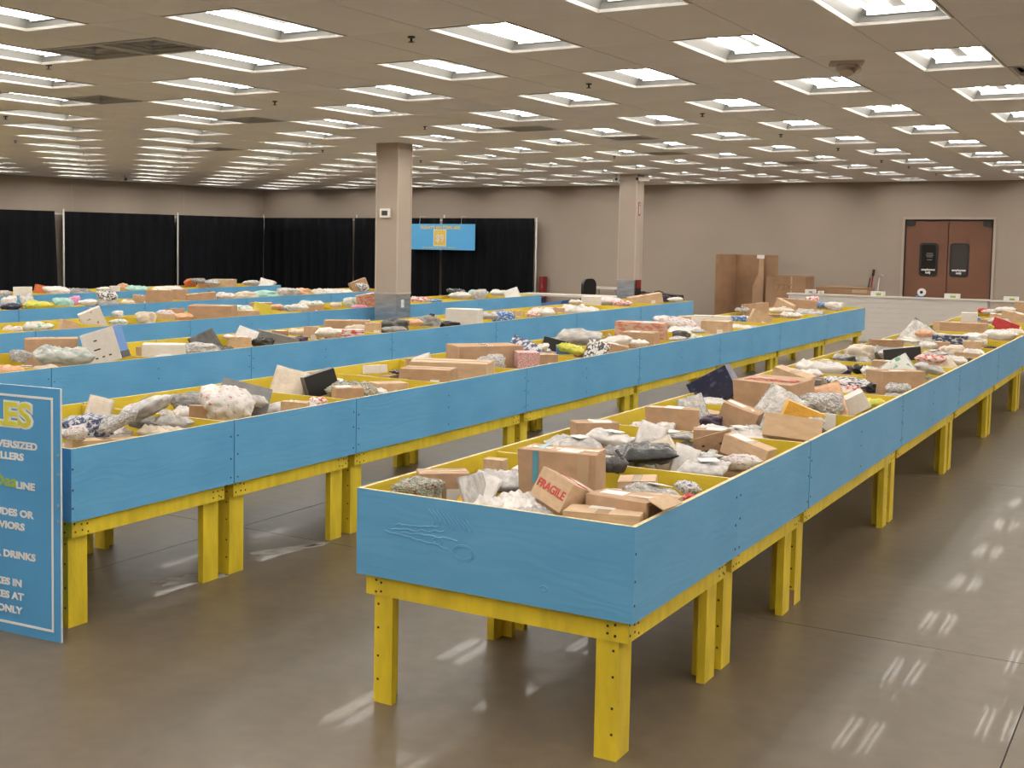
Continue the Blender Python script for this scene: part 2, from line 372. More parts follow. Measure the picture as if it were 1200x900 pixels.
ex = thing('fire_extinguisher', 'red fire extinguisher standing on a bracket below the notice', 'extinguisher', (P2[0] + PW + .13, P2[1] + .16, 0.42))
MB().tube([(0, 0, -.42), (0, 0, -.05), (0, 0, 0)], [.03, .03, .08], 'black_plastic', 10).obj('stand', ex)
MB().tube([(0, 0, 0), (0, 0, .36), (0, 0, .42), (0, 0, .44)], [.08, .08, .05, .025], 'red_enamel', 14).obj('cylinder', ex)
MB().box(-.05, .05, -.015, .015, .44, .48, 'black_plastic').obj('handle', ex); MB().tube([(.05, 0, .46), (.10, 0, .40), (.10, 0, .15)], .012, 'black_plastic', 6).obj('hose', ex)
MB().box(.079, .082, -.05, .05, .12, .25, 'label_white').obj('label_sticker', ex)

# ------------------------------------------------------------------ ceiling: grid, tiles, lights
cl = struct(MB().box(XL, XRW, YF0, YB, CEIL + .22, CEIL + .3, 'tile').obj('ceiling'))
def cell_light(i, j):
    """i: 2 ft column, j: 4 ft row; lights sit in every second column, alternately staggered"""
    if i % 2: return False
    return (j % 2 == 1) if i % 4 == 0 else (j % 2 == 0)
i0, i1 = math.floor((XL - GX) / TX), math.ceil((XRW - GX) / TX)
j0, j1 = math.floor((YF0 - GY) / TY), math.ceil((YB - GY) / TY)
def cell_of(u, v):
    p = at_z(u, v, CEIL); return math.floor((p.x - GX) / TX), math.floor((p.y - GY) / TY), p
vent_cells = {}
for u, v in [(172, 52), (50, 64), (85, 118), (262, 143), (245, 176), (580, 151), (735, 162), (745, 180), (910, 192), (1197, 82)]:
    i, j, p = cell_of(u, v)
    if cell_light(i, j): i += -1 if (p.x - GX) / TX - i < .5 else 1
    fy = (p.y - GY) / TY - j
    vent_cells[(i, j)] = 0 if fy < .5 else 1
gb = MB()
for i in range(i0, i1 + 1):
    x = GX + i * TX
    if XL < x < XRW: gb.box(x - .012, x + .012, YF0, YB, CEIL + .003, CEIL + .012, 'tbar')
for j in range(j0, j1 + 1):
    y = GY + j * TY
    if YF0 < y < YB: gb.box(XL, XRW, y - .012, y + .012, CEIL + .002, CEIL + .011, 'tbar')
go = gb.obj('ceiling_grid', cl); go['kind'] = 'stuff'
tile_me = MB().box(0, TX - .006, 0, TY - .006, 0, .015, 'tile').mesh('ceiling_tile')
half_me = MB().box(0, TX - .006, 0, TX - .006, 0, .015, 'tile').mesh('ceiling_tile_half')
cells = []; rest = MB(); fixtures = []
for i in range(i0, i1):
    for j in range(j0, j1):
        x0, x1 = max(GX + i * TX, XL), min(GX + (i + 1) * TX, XRW); y0, y1 = max(GY + j * TY, YF0), min(GY + (j + 1) * TY, YB)
        if x1 - x0 < .01 or y1 - y0 < .01: continue
        whole = (x1 - x0) > TX - .01 and (y1 - y0) > TY - .01
        if cell_light(i, j) and whole: fixtures.append((i, j)); continue
        c = Vector(((x0 + x1) / 2, (y0 + y1) / 2, CEIL)); d = c - Vector((0, 0, CAMZ)); dep = d.dot(R_FWD)
        u = PX + FPX * d.dot(R_RIGHT) / dep if dep > .5 else -1e4; v = PY + FPX * d.dot(R_DOWN) / dep if dep > .5 else -1e4
        vis = dep > .5 and -60 < u < 1260 and -30 < v < 300
        if (i, j) in vent_cells:
            h = vent_cells[(i, j)]
            link('ceiling_tile', half_me, cl, (x0 + .003, y0 + .003 + (0 if h else TX), CEIL)); continue
        cells.append((0 if vis and whole else 1, dep, x0, x1, y0, y1))
cells.sort()
for k, (nv, dep, x0, x1, y0, y1) in enumerate(cells):
    if k < 290 and not nv: link('ceiling_tile', tile_me, cl, (x0 + .003, y0 + .003, CEIL))
    else: rest.box(x0 + .003, x1 - .003, y0 + .003, y1 - .003, CEIL, CEIL + .015, 'tile')
ro = rest.obj('far_ceiling_tiles', cl); ro['kind'] = 'stuff'

# one recessed troffer: white flange and sloping pan, four tubes in two pairs, ballast cover
def light_proto():
    r = link('troffer_light', None); r.empty_display_size = .2
    hx, hy = TX / 2 - .004, TY / 2 - .004
    mb = MB(); fw = .014; D = .12
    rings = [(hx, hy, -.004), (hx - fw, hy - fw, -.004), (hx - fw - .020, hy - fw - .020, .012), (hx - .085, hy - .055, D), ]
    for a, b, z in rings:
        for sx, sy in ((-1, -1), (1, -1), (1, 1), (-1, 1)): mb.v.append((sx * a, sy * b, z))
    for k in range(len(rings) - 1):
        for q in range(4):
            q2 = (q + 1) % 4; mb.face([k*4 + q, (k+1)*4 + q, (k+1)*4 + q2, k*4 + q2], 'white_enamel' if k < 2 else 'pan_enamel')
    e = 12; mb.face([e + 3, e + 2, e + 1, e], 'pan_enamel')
    mb.obj('pan', r)
    MB().box(-.045, .045, -hy + .06, hy - .06, D - .03, D - .001, 'pan_enamel').obj('ballast_cover', r)
    tm = MB().tube([(0, -.535, 0), (0, .535, 0)], .0127, 'tube', 8).mesh('lamp_tube')
    for x in (-.165, -.085, .085, .165): link('lamp_tube', tm, r, (x, 0, D - .05))
    for s in (-1, 1):
        MB().box(-.20, .20, s * .546 - .006, s * .546 + .006, D - .07, D - .001, 'white_enamel').obj('lamp_holder', r)
    return r
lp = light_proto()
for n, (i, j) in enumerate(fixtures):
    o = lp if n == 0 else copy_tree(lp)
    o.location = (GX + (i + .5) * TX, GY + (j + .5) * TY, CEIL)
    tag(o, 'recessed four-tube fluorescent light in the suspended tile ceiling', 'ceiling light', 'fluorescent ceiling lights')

# vents, sprinklers, ceiling devices
def vent(i, j, h, label):
    t = thing('ceiling_vent', label, 'vent', (GX + (i + .5) * TX, GY + j * TY + (h + .5) * TX, CEIL), 0, 'ceiling air vents')
    a = TX / 2 - .006
    f = MB()
    for s in (-1, 1):
        f.box(-a, a, s * a - (.03 if s > 0 else 0), s * a + (0 if s > 0 else .03), -.006, .02, 'vent_metal')
        f.box(s * a - (.03 if s > 0 else 0), s * a + (0 if s > 0 else .03), -a + .03, a - .03, -.006, .02, 'vent_metal')
    f.obj('frame', t)
    MB().box(-a + .03, a - .03, -a + .03, a - .03, .05, .06, 'vent_throat').obj('throat', t)
    for k in range(1, 4):
        q = a - .03 - k * .06; l = MB()
        for s in (-1, 1):
            l.box(-q, q, s * q - .01, s * q + .01, -.008 + .012 * k, .0 + .02 * k, 'vent_metal'); l.box(s * q - .01, s * q + .01, -q, q, -.008 + .012 * k, .0 + .02 * k, 'vent_metal')
        l.obj('louvre', t)
for (i, j), h in vent_cells.items(): vent(i, j, h, 'square grey louvred air vent set in the tile ceiling')
spr = MB().tube([(0, 0, 0), (0, 0, -.010)], .026, 'sprinkler_metal', 10).mesh('escutcheon')
sp2 = MB().tube([(0, 0, -.010), (0, 0, -.036)], .008, 'sprinkler_metal', 6).tube([(0, 0, -.036), (0, 0, -.04)], .022, 'sprinkler_metal', 8).mesh('deflector')
for u, v in [(57, 80), (322, 122), (482, 48), (498, 151), (378, 178), (690, 102), (823, 136), (915, 160), (982, 176), (720, 185), (27, 138), (18, 167), (1097, 205), (1033, 190), (493, 190), (1065, 197)]:
    p = at_z(u, v, CEIL - .03)
    i, j = math.floor((p.x - GX) / TX), math.floor((p.y - GY) / TY)
    if cell_light(i, j): p.x = GX + (i - .4) * TX
    t = thing('sprinkler_head', 'small dark sprinkler head hanging below the tile ceiling', 'sprinkler', (p.x, p.y, CEIL), 0, 'ceiling sprinkler heads')
    link('escutcheon', spr, t); link('deflector', sp2, t)
def ceiling_speaker(p, label):
    t = thing('ceiling_sensor', label, 'sensor', p, .3)
    MB().box(-.12, .12, -.10, .10, -.02, 0, 'corner_guard').obj('base_plate', t)
    MB().tube([(0, 0, -.02), (0, 0, -.05), (0, -.02, -.085)], [.07, .075, .05], 'corner_guard', 14).obj('dome', t)
    MB().tube([(.05, 0, -.03), (.09, -.02, -.075)], [.03, .035], 'corner_guard', 10).obj('side_knob', t)
p = at_z(1003, 71, CEIL); ceiling_speaker((p.x - .08, p.y + .05, CEIL), 'tan domed device on a square plate under the tile ceiling')
def cctv(p, rz, label):
    t = thing('security_camera', label, 'camera', p, rz)
    MB().tube([(0, 0, 0), (0, 0, -.06)], .05, 'pipe_white', 10).obj('mount', t)
    MB().box(-.05, .05, -.20, .06, -.15, -.06, 'pipe_white').obj('camera_body', t); MB().tube([(0, -.20, -.105), (0, -.215, -.105)], .035, 'black_plastic', 10).obj('lens', t)
p = at_z(145, 210, CEIL - .1); cctv((p.x, p.y, CEIL), 1.0, 'white security camera under the ceiling above the curtains')
cctv((P2[0] - .15, P2[1] + .1, CEIL), .5, 'white security camera beside the pillar with the fire sign, on its curtain side')
cctv((P2[0] + PW + .14, P2[1] + .12, CEIL), -.6, 'white security camera beside the pillar with the fire sign, on its door side')

# ------------------------------------------------------------------ pipe and drape along the left and back walls
ZC = 2.49
def drape(p0, p1, amp, wav, label, seed, skew0=0.0, skew1=0.0, top=ZC):
    rnd = random.Random(seed); p0 = Vector((*p0, 0)); p1 = Vector((*p1, 0)); d = p1 - p0; ln = d.length; d.normalize(); n = Vector((-d.y, d.x, 0))
    nu = max(24, int(ln / wav * 8)); nz = 6; mb = MB(); ph = [rnd.uniform(0, 6.28) for _ in range(4)]
    for zi in range(nz + 1):
        t = zi / nz; z = .02 + (top - .02) * t
        for ui in range(nu + 1):
            s = ui / nu
            sk = (skew0 * (1 - s) - skew1 * s) * max(0, t - .25)   # the edge pulls away from the pole towards the top
            x = s * ln + sk
            w = math.sin(2*math.pi*x/wav + ph[0] + .5*math.sin(x*1.7 + ph[1])) + .5*math.sin(2*math.pi*x/(wav*2.3) + ph[2] + t)
            off = amp * w * (1 - .55 * t)
            mb.v.append(tuple(p0 + d * x + n * off + Vector((0, 0, z))))
    for zi in range(nz):
        for ui in range(nu):
            a = zi * (nu + 1) + ui; mb.face([a, a + 1, a + nu + 2, a + nu + 1], 'drape_black', True)
    o = mb.obj('black_curtain'); sm = o.modifiers.new('thickness', 'SOLIDIFY'); sm.thickness = .012
    return tag(o, label, 'curtain', 'black drape panels')
XD, YD = XL + .3, YB - .3
def pole(x, y, label, h=ZC + .06):
    t = thing('drape_pole', label, 'pole', (x, y, 0), 0, 'drape poles')
    MB().tube([(0, 0, .01), (0, 0, h)], .022, 'pipe_white', 10).obj('upright', t); MB().box(-.10, .10, -.10, .10, 0, .01, 'steel').obj('base_plate', t)
LD = [(15.5, 18.3), (18.35, 21.25), (21.47, 25.42), (25.5, YD)]
for k, (a, b) in enumerate(LD):
    drape((XD, a), (XD, b), .03 if k < 3 else .045, .42, ['plain black drape panel on the side wall, farthest from the room corner', 'black drape panel on the side wall with its top edge pulled from the pole',
          'smooth black drape panel on the side wall between two pole gaps', 'black drape panel on the side wall ending at the room corner'][k], k, 0, .13 if k == 1 else .0)
BD = [(XD + .02, -20.14), (-20.08, -17.27), (-17.2, -14.45)]
for k, (a, b) in enumerate(BD):
    drape((a, YD), (b, YD), .055, .33, ['black pleated drape panel on the back wall beside the room corner', 'black pleated drape panel on the back wall behind the pillar',
          'black drape panel on the back wall behind the blue price banner'][k], 10 + k)
for y in (18.32, 21.40, 25.46): pole(XD + .06, y, 'white upright pole between black drapes on the side wall')
pole(XD - .14, YD + .14, 'white upright pole where the black drapes meet in the corner', ZC + .09)
for x in (-20.11, -17.24): pole(x, YD + .17, 'white upright pole between black drapes on the back wall', ZC + .09)
pole(-14.38, YD - .02, 'white upright pole at the end of the black drapes by bare wall', ZC + .02)
t = MB().tube([(XD - .11, 15.5, ZC - .06), (XD - .11, YD + .11, ZC - .06)], .02, 'pipe_white', 8).obj('drape_crossbar'); tag(t, 'long pipe carrying the black drapes along the side wall', 'pipe')
t = MB().tube([(XD - .08, YD + .12, ZC - .06), (-14.42, YD + .12, ZC - .06)], .02, 'pipe_white', 8).obj('drape_crossbar'); tag(t, 'long pipe carrying the black drapes along the back wall', 'pipe')

# price banner
bx1, bw, bz1, bh = at_y(557, 264, YD - .2).x, 2.15, at_y(520, 262.5, YD - .2).z, .69
bn = thing('price_banner', 'blue price banner reading $9 hung on the black drapes', 'banner', (bx1 - bw / 2, YD - .2, bz1 - bh))
MB().box(-bw/2, bw/2, -.004, .004, 0, bh, 'banner_blue').obj('banner_sheet', bn)
for s in (-1, 1): MB().tube([(s * bw * .3, 0, bh), (s * bw * .3, .03, ZC - bz1 + bh + .04), (s * bw * .3, .30, ZC - bz1 + bh + .04)], .005, 'pipe_white', 6).obj('hanger_cord', bn)
rx = math.pi / 2
link('lettering', text_mesh('lettering', "TODAY'S BIN ITEMS ARE", .115, 'banner_gold', 'CENTER', .004), bn, (0, -.007, bh - .135), (rx, 0, 0))
MB().box(-.20, .20, -.006, -.004, .095, .545, 'label_white').obj('price_frame', bn); MB().box(-.175, .175, -.009, -.006, .12, .52, 'banner_gold').obj('price_square', bn)
link('price_figure', text_mesh('lettering', '$9', .26, 'print_white', 'CENTER', .007), bn, (0, -.011, .225), (rx, 0, 0))
for k in range(12):
    MB().box(-.53 + k * .088, -.53 + k * .088 + .06, -.006, -.004, .045, .068, 'banner_gold').obj('small_print', bn)

# ------------------------------------------------------------------ bin tables
RIM, PLYB, APB = .905, .545, .458
TH = .018
ROWX = [-1.669, -4.525, -7.416, -10.355, -13.454, -16.52]
WID, Y0, MOD = 1.22, 4.255, 1.22
NB = 14
RY = [Y0, Y0 - .05, Y0, Y0, Y0, Y0]             # where each row starts
def lumber(mb, x0, x1, y0, y1, z0, z1): return mb.box(x0, x1, y0, y1, z0, z1, 'yellow_lumber')
def table_proto(ln, first, last, n_comp, gap=True, seam=False):
    """origin: front right top corner of the module on the floor; x runs to -WID, y to ln"""
    r = link('bin_table', None); r.empty_display_size = .3
    e0 = 0.0 if first else (.004 if gap else 0.0); e1 = ln if last else ln - (.009 if seam else .004 if gap else 0)
    blue = {'+x': 'blue_paint', '-x': 'yellow_paint', '+z': 'ply_edge', '-y': 'blue_paint', '+y': 'blue_paint', '-z': 'blue_paint'}
    MB().box(-TH, 0, e0 + (TH if first else 0), e1 - (TH if last else 0), PLYB, RIM, 'blue_paint', blue).obj('side_panel', r)
    bl = dict(blue); bl['+x'], bl['-x'] = 'yellow_paint', 'blue_paint'
    MB().box(-WID, -WID + TH, e0 + (TH if first else 0), e1 - (TH if last else 0), PLYB, RIM, 'blue_paint', bl).obj('side_panel', r)
    if first: MB().box(-WID, 0, 0, TH, PLYB, RIM, 'blue_paint', {'-y': 'blue_paint', '+y': 'yellow_paint', '+z': 'ply_edge'}).obj('end_panel', r)
    if last: MB().box(-WID, 0, ln - TH, ln, PLYB, RIM, 'blue_paint', {'+y': 'blue_paint', '-y': 'yellow_paint', '+z': 'ply_edge'}).obj('end_panel', r)
    ylw = {'+z': 'ply_edge'}
    for k in range(n_comp):
        y = (k + 1) * ln / n_comp
        if last and k == n_comp - 1: break
        MB().box(-WID + TH, -TH, y - TH, y - .001, PLYB + .018, RIM - .012, 'yellow_paint', ylw).obj('divider', r)
    MB().box(-WID + TH, -TH, e0 + (TH if first else 0), e1 - (TH if last else 0), PLYB, PLYB + .018, 'yellow_paint').obj('bin_floor', r)
    a, t = .03, .038            # frame inset, lumber thickness
    ya, yb = .03, ln - .05
    x0, x1 = -WID + a, -a
    lumber(MB(), x1 - t, x1, ya, yb, APB, PLYB).obj('apron_board', r); lumber(MB(), x0, x0 + t, ya, yb, APB, PLYB).obj('apron_board', r)
    lumber(MB(), x0 + t, x1 - t, ya, ya + t, APB, PLYB).obj('apron_board', r); lumber(MB(), x0 + t, x1 - t, yb - t, yb, APB, PLYB).obj('apron_board', r)
    # legs: two boards set in an L inside the frame corners
    for sx in (1, -1):
        for sy in (0, 1):
            xo = x1 - t if sx > 0 else x0 + t; d = -1 if sx > 0 else 1
            yo = ya + t - .03 if sy == 0 else yb - t + .03; q = 1 if sy == 0 else -1
            xa, xb = sorted((xo, xo + d * .089)); yA, yB = sorted((yo, yo + q * .038))
            lg = lumber(MB(), xa, xb, yA, yB, 0, APB).obj('leg', r)
            xa, xb = sorted((xo, xo + d * .038)); yA, yB = sorted((yo + q * .0385, yo + q * .127))
            lumber(MB(), xa, xb, yA, yB, 0, APB - .001).obj('leg_board', lg)
    sc = MB()
    def dot(x, y, z, ax):
        r_ = .0045
        if ax == 'x': sc.box(x - .002, x + .0015, y - r_, y + r_, z - r_, z + r_, 'screw_dark')
        else: sc.box(x - r_, x + r_, y - .0015, y + .002, z - r_, z + r_, 'screw_dark')
    rnd = random.Random(int(ln * 100) + 7 * first + 3 * last)
    for yy in (ya + .02, ya + .06, ya + .10, yb - .10, yb - .05, yb - .02):
        for zz in (APB + .022, APB + .062): dot(x1, yy + rnd.uniform(-.01, .01), zz + rnd.uniform(-.008, .008), 'x')
    for yy in [TH / 2 if first else .03] + [(k + 1) * ln / n_comp - .03 for k in range(n_comp)]:
        for zz in (PLYB + .05, PLYB + .16, PLYB + .27): dot(0, yy, zz + rnd.uniform(-.02, .02), 'x')
    for xx in (x0 + .05, x0 + .075, x1 - .05, x1 - .08):
        for zz in (APB + .022, APB + .062): dot(xx, ya, zz + rnd.uniform(-.008, .008), 'y')
    for xx in (x0 + t + .02, x1 - t - .02):
        for zz in (.10, .20, .32, .42): dot(xx, ya + t - .03, zz, 'y')
    s_ = sc.obj('screw_heads', r); s_['kind'] = 'stuff'
    return r
ORD = ['first', 'second', 'third', 'fourth', 'fifth', 'sixth', 'seventh', 'eighth', 'ninth', 'tenth', 'eleventh', 'twelfth', 'thirteenth', 'fourteenth']
ROWN = ['the sixth row from the black side drapes', 'the fifth row from the black side drapes', 'the fourth row from the black side drapes',
        'the third row from the black side drapes', 'the second row from the black side drapes', 'the row nearest the black side drapes']
ROWLEN = [(4, True), (4, False)] + [(8, False)] * 6
protos = {}
first_comp = [0, 0, 0, 2, 4, 6]        # rows reach out of the picture; modules before these compartments are left out
for r in range(6):
    y = RY[r]; comp = 0
    for k, (ft, fst) in enumerate(ROWLEN):
        ln = MOD * ft / 4; n = ft // 4; last = k == len(ROWLEN) - 1
        if comp >= first_comp[r]:
            key = (ft, fst, last, r == 0 and k < 2)
            if key not in protos: o = protos[key] = table_proto(ln, fst, last, n, gap=not (r == 0 and k < 2), seam=(r == 0 and k == 1))
            else: o = copy_tree(protos[key])
            o.location = (ROWX[r], y + (.0 if r else 0), 0)
            num = k if r < 2 else len(ROWLEN) - 1 - k
            tag(o, f"blue-sided yellow bin table, {ORD[num]} from {'free' if r < 2 else 'back wall'} end, {ORD[5 - r]} row from drapes", 'bin table', 'bin tables in ' + ROWN[r])
        y += ln; comp += n
# unpainted foot of one leg in the sixth row
lg_ = [c for c in protos[(8, False, False, False)].children if c.name.startswith('leg')][0]
MB().box(-.158, -.0675, .0365, .0385, 0, .085, 'bare_wood').obj('bare_foot', lg_)
# the near end panel's big torn knot, a dark fissure and a ring of veneer
ep = [c for c in protos[(4, True, False, True)].children if c.name.startswith('end_panel')][0]
kn = MB()
def strip(pts, w):
    for (xa, za), (xb, zb) in zip(pts[:-1], pts[1:]):
        b = len(kn.v); dx, dz = xb - xa, zb - za; l = math.hypot(dx, dz); nx, nz = -dz / l * w, dx / l * w
        kn.v += [(xa + nx, 0, za + nz), (xb + nx, 0, zb + nz), (xb, -.004, zb), (xa, -.004, za), (xb - nx, 0, zb - nz), (xa - nx, 0, za - nz)]
        kn.face([b, b + 3, b + 2, b + 1], 'blue_paint', True); kn.face([b + 3, b + 5, b + 4, b + 2], 'blue_paint', True)
rk = random.Random(3)
for (xs_, xe, z0, z1) in ((-1.05, -.80, .755, .775), (-1.00, -.74, .748, .752), (-1.08, -.78, .74, .712), (-1.03, -.82, .775, .79)):
    n = 12; strip([(xs_ + (xe - xs_) * q / n, z0 + (z1 - z0) * q / n + rk.uniform(-.005, .005)) for q in range(n + 1)], .004)
for cx, cz, rr, w in ((-.71, .705, .032, .002), (-.71, .705, .026, .0018), (-.36, .62, .010, .003), (-.83, .735, .014, .004)):
    strip([(cx + 1.5 * rr * math.cos(a * .4), cz + rr * math.sin(a * .4)) for a in range(17)], w)
for q in range(9):
    x = -.86 + q * .022; strip([(x + .02 * math.sin(t_ * .5 + q * .2), .79 + t_ * .009) for t_ in range(9)], .0022)
ko = kn.obj('knot_relief', ep); ko['kind'] = 'stuff'

# ------------------------------------------------------------------ rules sign leaning on the end of the fifth row
sg = thing('rules_sign', 'blue rules sign with white lettering standing against the end of a bin row', 'sign', (-4.452, 4.078, .0))
sg.rotation_euler = (-.004, 0, .08)
bpy.context.view_layer.update(); SGI = sg.matrix_world.inverted()
SGW, SGH = 1.22, 1.215
MB().box(-SGW, 0, -.012, 0, 0, SGH, 'sign_blue', {'+x': 'sign_edge', '-x': 'sign_edge', '+z': 'sign_edge'}).obj('panel', sg)
bo = MB(); e, w = .045, .011
bo.box(-SGW + e, -e, -.0145, -.012, SGH - e - w, SGH - e, 'print_white'); bo.box(-SGW + e, -e, -.0145, -.012, e, e + w, 'print_white')
bo.box(-e - w, -e, -.0145, -.012, e + w, SGH - e - w, 'print_white'); bo.box(-SGW + e, -SGW + e + w, -.0145, -.012, e + w, SGH - e - w, 'print_white'); bo.obj('border_line', sg)
for zz in (.90, .81, .66, .585): MB().tube([(-.012, -.012, zz), (-.012, -.016, zz)], .006, 'steel', 8).obj('screw', sg)
def sign_text(body, zrow, xr, size, mname='print_white', bold=.0018, y=-.0135):
    link('lettering', text_mesh('lettering', body, size, mname, 'RIGHT', bold), sg, (xr, y, zrow), (math.pi / 2, 0, 0)).scale = (1.28, 1, 1)
def sx(u, v):                      # the point of the sign's face under a pixel, in the sign's own axes
    o_ = SGI @ Vector((0, 0, CAMZ)); d_ = SGI.to_3x3() @ ray(u, v); q_ = o_ + d_ * ((-.012 - o_.y) / d_.y); return q_.x, q_.z
for xx in (-.25, -.95): MB().box(xx - .02, xx + .02, 0.0, .045, .70, .74, 'bare_wood').box(xx - .02, xx + .02, .045, .07, 0, .74, 'bare_wood').obj('prop_leg', sg)
for body, u, v, size in (('VERSIZED', 44, 528, .047), ('LLERS', 28, 540, .047), ('UDES OR', 39, 608, .047), ('VIORS', 29, 622, .047),
                         ('R DRINKS', 42, 658, .047), ('XES IN', 26, 688, .047), ('XES AT', 28, 704, .047), ('ONLY', 26, 720, .047)):
    x, z = sx(u, v); sign_text(body, z, x, size)
x, z = sx(38, 501); link('lettering', text_mesh('lettering', 'LES', .158, 'print_white', 'RIGHT', .012), sg, (x, -.0135, z), (math.pi / 2, 0, 0)).scale = (1.22, 1, 1)
link('lettering', text_mesh('lettering', 'LES', .158, 'print_yellow', 'RIGHT', .004), sg, (x - .004, -.0155, z + .001), (math.pi / 2, 0, 0)).scale = (1.22, 1, 1)
x, z = sx(41, 575); sign_text('LINE', z, x, .047)
x2, z2 = sx(20.5, 571); sign_text('Daa', z2, x2, .078, 'print_green')

# ------------------------------------------------------------------ back of the room: low wall, cartons, chair, tables
LWX0, LWX1, LWY, LWZ = -7.04, -3.30, 26.0, .915
lw = thing('low_partition', 'low white partition wall with horizontal siding in front of the brown doors', 'partition', (0, 0, 0))
MB().box(LWX0, LWX1, LWY, LWY + .12, 0, LWZ - .03, 'siding').obj('core', lw)
nb_ = 9; hh = (LWZ - .05) / nb_
for k in range(nb_): MB().box(LWX0, LWX1, LWY - .012, LWY, .01 + k * hh + .004, .01 + (k + 1) * hh, 'siding').obj('siding_board', lw)
MB().box(LWX0 - .03, LWX1 + .0, LWY - .03, LWY + .15, LWZ - .03, LWZ, 'white_paint').obj('cap_board', lw)
MB().box(LWX1 - .03, LWX1, LWY - .02, LWY - .012, 0, LWZ - .03, 'grey_plastic').obj('end_trim', lw)
l2 = thing('low_partition', 'low tan partition wall continuing beside the white one', 'partition', (0, 0, 0))
MB().box(LWX1 + .004, .5, LWY + .01, LWY + .12, 0, LWZ - .035, 'tan_panel').obj('core', l2)
MB().box(LWX1 + .004, .5, LWY - .02, LWY + .15, LWZ - .035, LWZ - .01, 'white_paint').obj('cap_board', l2)
def topbox(u, v, w, h, label, mname, cat='box', z=LWZ, band='print_green', name='tissue_box'):
    x = at_y(u, v, LWY + .06).x
    t = thing(name, label, cat, (x, LWY + .06, z))
    MB().box(-w/2, w/2, -.05, .05, 0, h, mname).obj('body', t); MB().box(-w*.1, w*.25, -.052, -.05, h * .15, h * .6, band).obj('print_patch', t)
    MB().box(w/2 - .05, w/2 + .03, -.07, -.055, -.03, .006, 'yellow_box' if w > .2 else 'blue_box').obj('tape_tab', t)
topbox(950, 340, .20, .085, 'small pale carton on the white partition near the cardboard cartons', 'white_box', band='grey_plastic', name='small_carton')
topbox(962, 340, .10, .06, 'tiny pale carton beside another on the white partition', 'label_white', band='yellow_box', name='small_carton')
topbox(1029, 344, .26, .09, 'small white and green carton on the partition by the leaning poles', 'label_white', name='small_carton')
topbox(1116, 347, .27, .09, 'small white and green carton on the partition in front of the double door', 'label_white', name='small_carton')
topbox(1185, 350, .25, .08, 'small white and green carton on the tan partition', 'label_white', z=LWZ - .01, name='small_carton')
x = at_y(1080, 344, LWY + .06).x; td = thing('tape_dispenser', 'white tape gun with dark core on the white partition', 'tape dispenser', (x, LWY + .06, LWZ))
MB().tube([(0, -.03, .10), (0, .03, .10)], .075, 'label_white', 14).obj('tape_roll', td); MB().tube([(0, -.035, .10), (0, .035, .10)], .03, 'black_plastic', 10).obj('core', td)
MB().box(-.10, .02, -.025, .025, 0, .03, 'blue_box').obj('handle', td)

# tall open carton sheet, closed carton marked 72X, flat carton
tc = thing('tall_carton', 'tall unfolded brown cardboard carton standing against the back wall', 'carton', (0, 0, 0))
def wx(u, v, y): return at_y(u, v, y).x
Zt = at_y(875, 298, 28.4).z
a = (wx(839.5, 300, 28.0), 28.0); b = (wx(863, 300, 28.7), 28.7); c = (wx(912, 300, 28.35), 28.35); d2 = (wx(897, 330, 27.9), 27.9)
def sheet(p, q, z0, z1, th=.012, mn='cardboard_dark'):
    p = Vector((*p, 0)); q = Vector((*q, 0)); n = (q - p).normalized(); n = Vector((-n.y, n.x, 0)) * th
    mb = MB(); b_ = len(mb.v)
    for base in (p, q, q + n, p + n):
        for z in (z0, z1): mb.v.append((base.x, base.y, z))
    for f in ((0, 2, 3, 1), (2, 4, 5, 3), (4, 6, 7, 5), (6, 0, 1, 7), (1, 3, 5, 7), (0, 6, 4, 2)): mb.face(f, mn)
    return mb
sheet(a, b, 0, Zt, mn='cardboard_dark').obj('side_flap', tc, fix=True); sheet(b, c, 0, Zt - .01).obj('back_panel', tc, fix=True)
fl_ = MB(); fx = wx(893, 330, 28.42); fx2 = wx(883, 345, 28.42)
fl_.prism([(fx2, 0), (fx2, .95), (fx - .12, 1.10), (fx - .06, 1.25), (fx - .05, Zt - .06), (fx + .04, Zt - .06), (fx + .05, 1.2), (fx + .06, 0)], 'y', 28.33, 28.342, 'cardboard').obj('torn_flap', tc, fix=True)
MB().box(fx - .10, fx + .06, 28.31, 28.33, Zt - .09, Zt - .01, 'label_white').obj('label_sticker', tc)
cx0, cx1 = wx(898, 323, 27.35), wx(944, 323, 27.35); Zc = at_y(920, 324, 27.35).z
cb = thing('big_carton', 'big brown cardboard carton marked 72X beside the tall open one', 'carton', (cx0, 27.35, 0))
cw = cx1 - cx0; cb.rotation_euler = (0, 0, .06)
for q in ((0, cw, 0, .012), (0, cw, .888, .90), (0, .012, .012, .888), (cw - .012, cw, .012, .888)):
    MB().box(*q, .0, Zc, 'cardboard_dark').obj('wall_panel', cb)
MB().box(.012, cw - .012, .012, .888, .0, .03, 'cardboard_inside').obj('bottom_panel', cb)
MB().box(cw * .62, cw * .66, -.002, 0, 0, Zc, 'tape_clear').obj('tape', cb)
link('marking', text_mesh('marking', '72X', .20, 'cardboard_inside', 'LEFT', -.002), cb, (.22, -.002, Zc - .30), (math.pi / 2, 0, 0))
fx0, fx1 = wx(956, 338, 27.6), wx(1019, 338, 27.6); Zf = at_y(990, 337.5, 27.6).z
fc = thing('flat_carton', 'long low brown carton behind the white partition', 'carton', (fx0, 27.6, 0))
MB().box(0, fx1 - fx0, 0, .5, 0, Zf, 'cardboard_dark').obj('body', fc)
MB().prism([(0, Zf), (fx1 - fx0, Zf - .02), (fx1 - fx0 - .1, Zf + .03), (.15, Zf + .05)], 'y', .0, .01, 'cardboard').obj('flap', fc, fix=True)
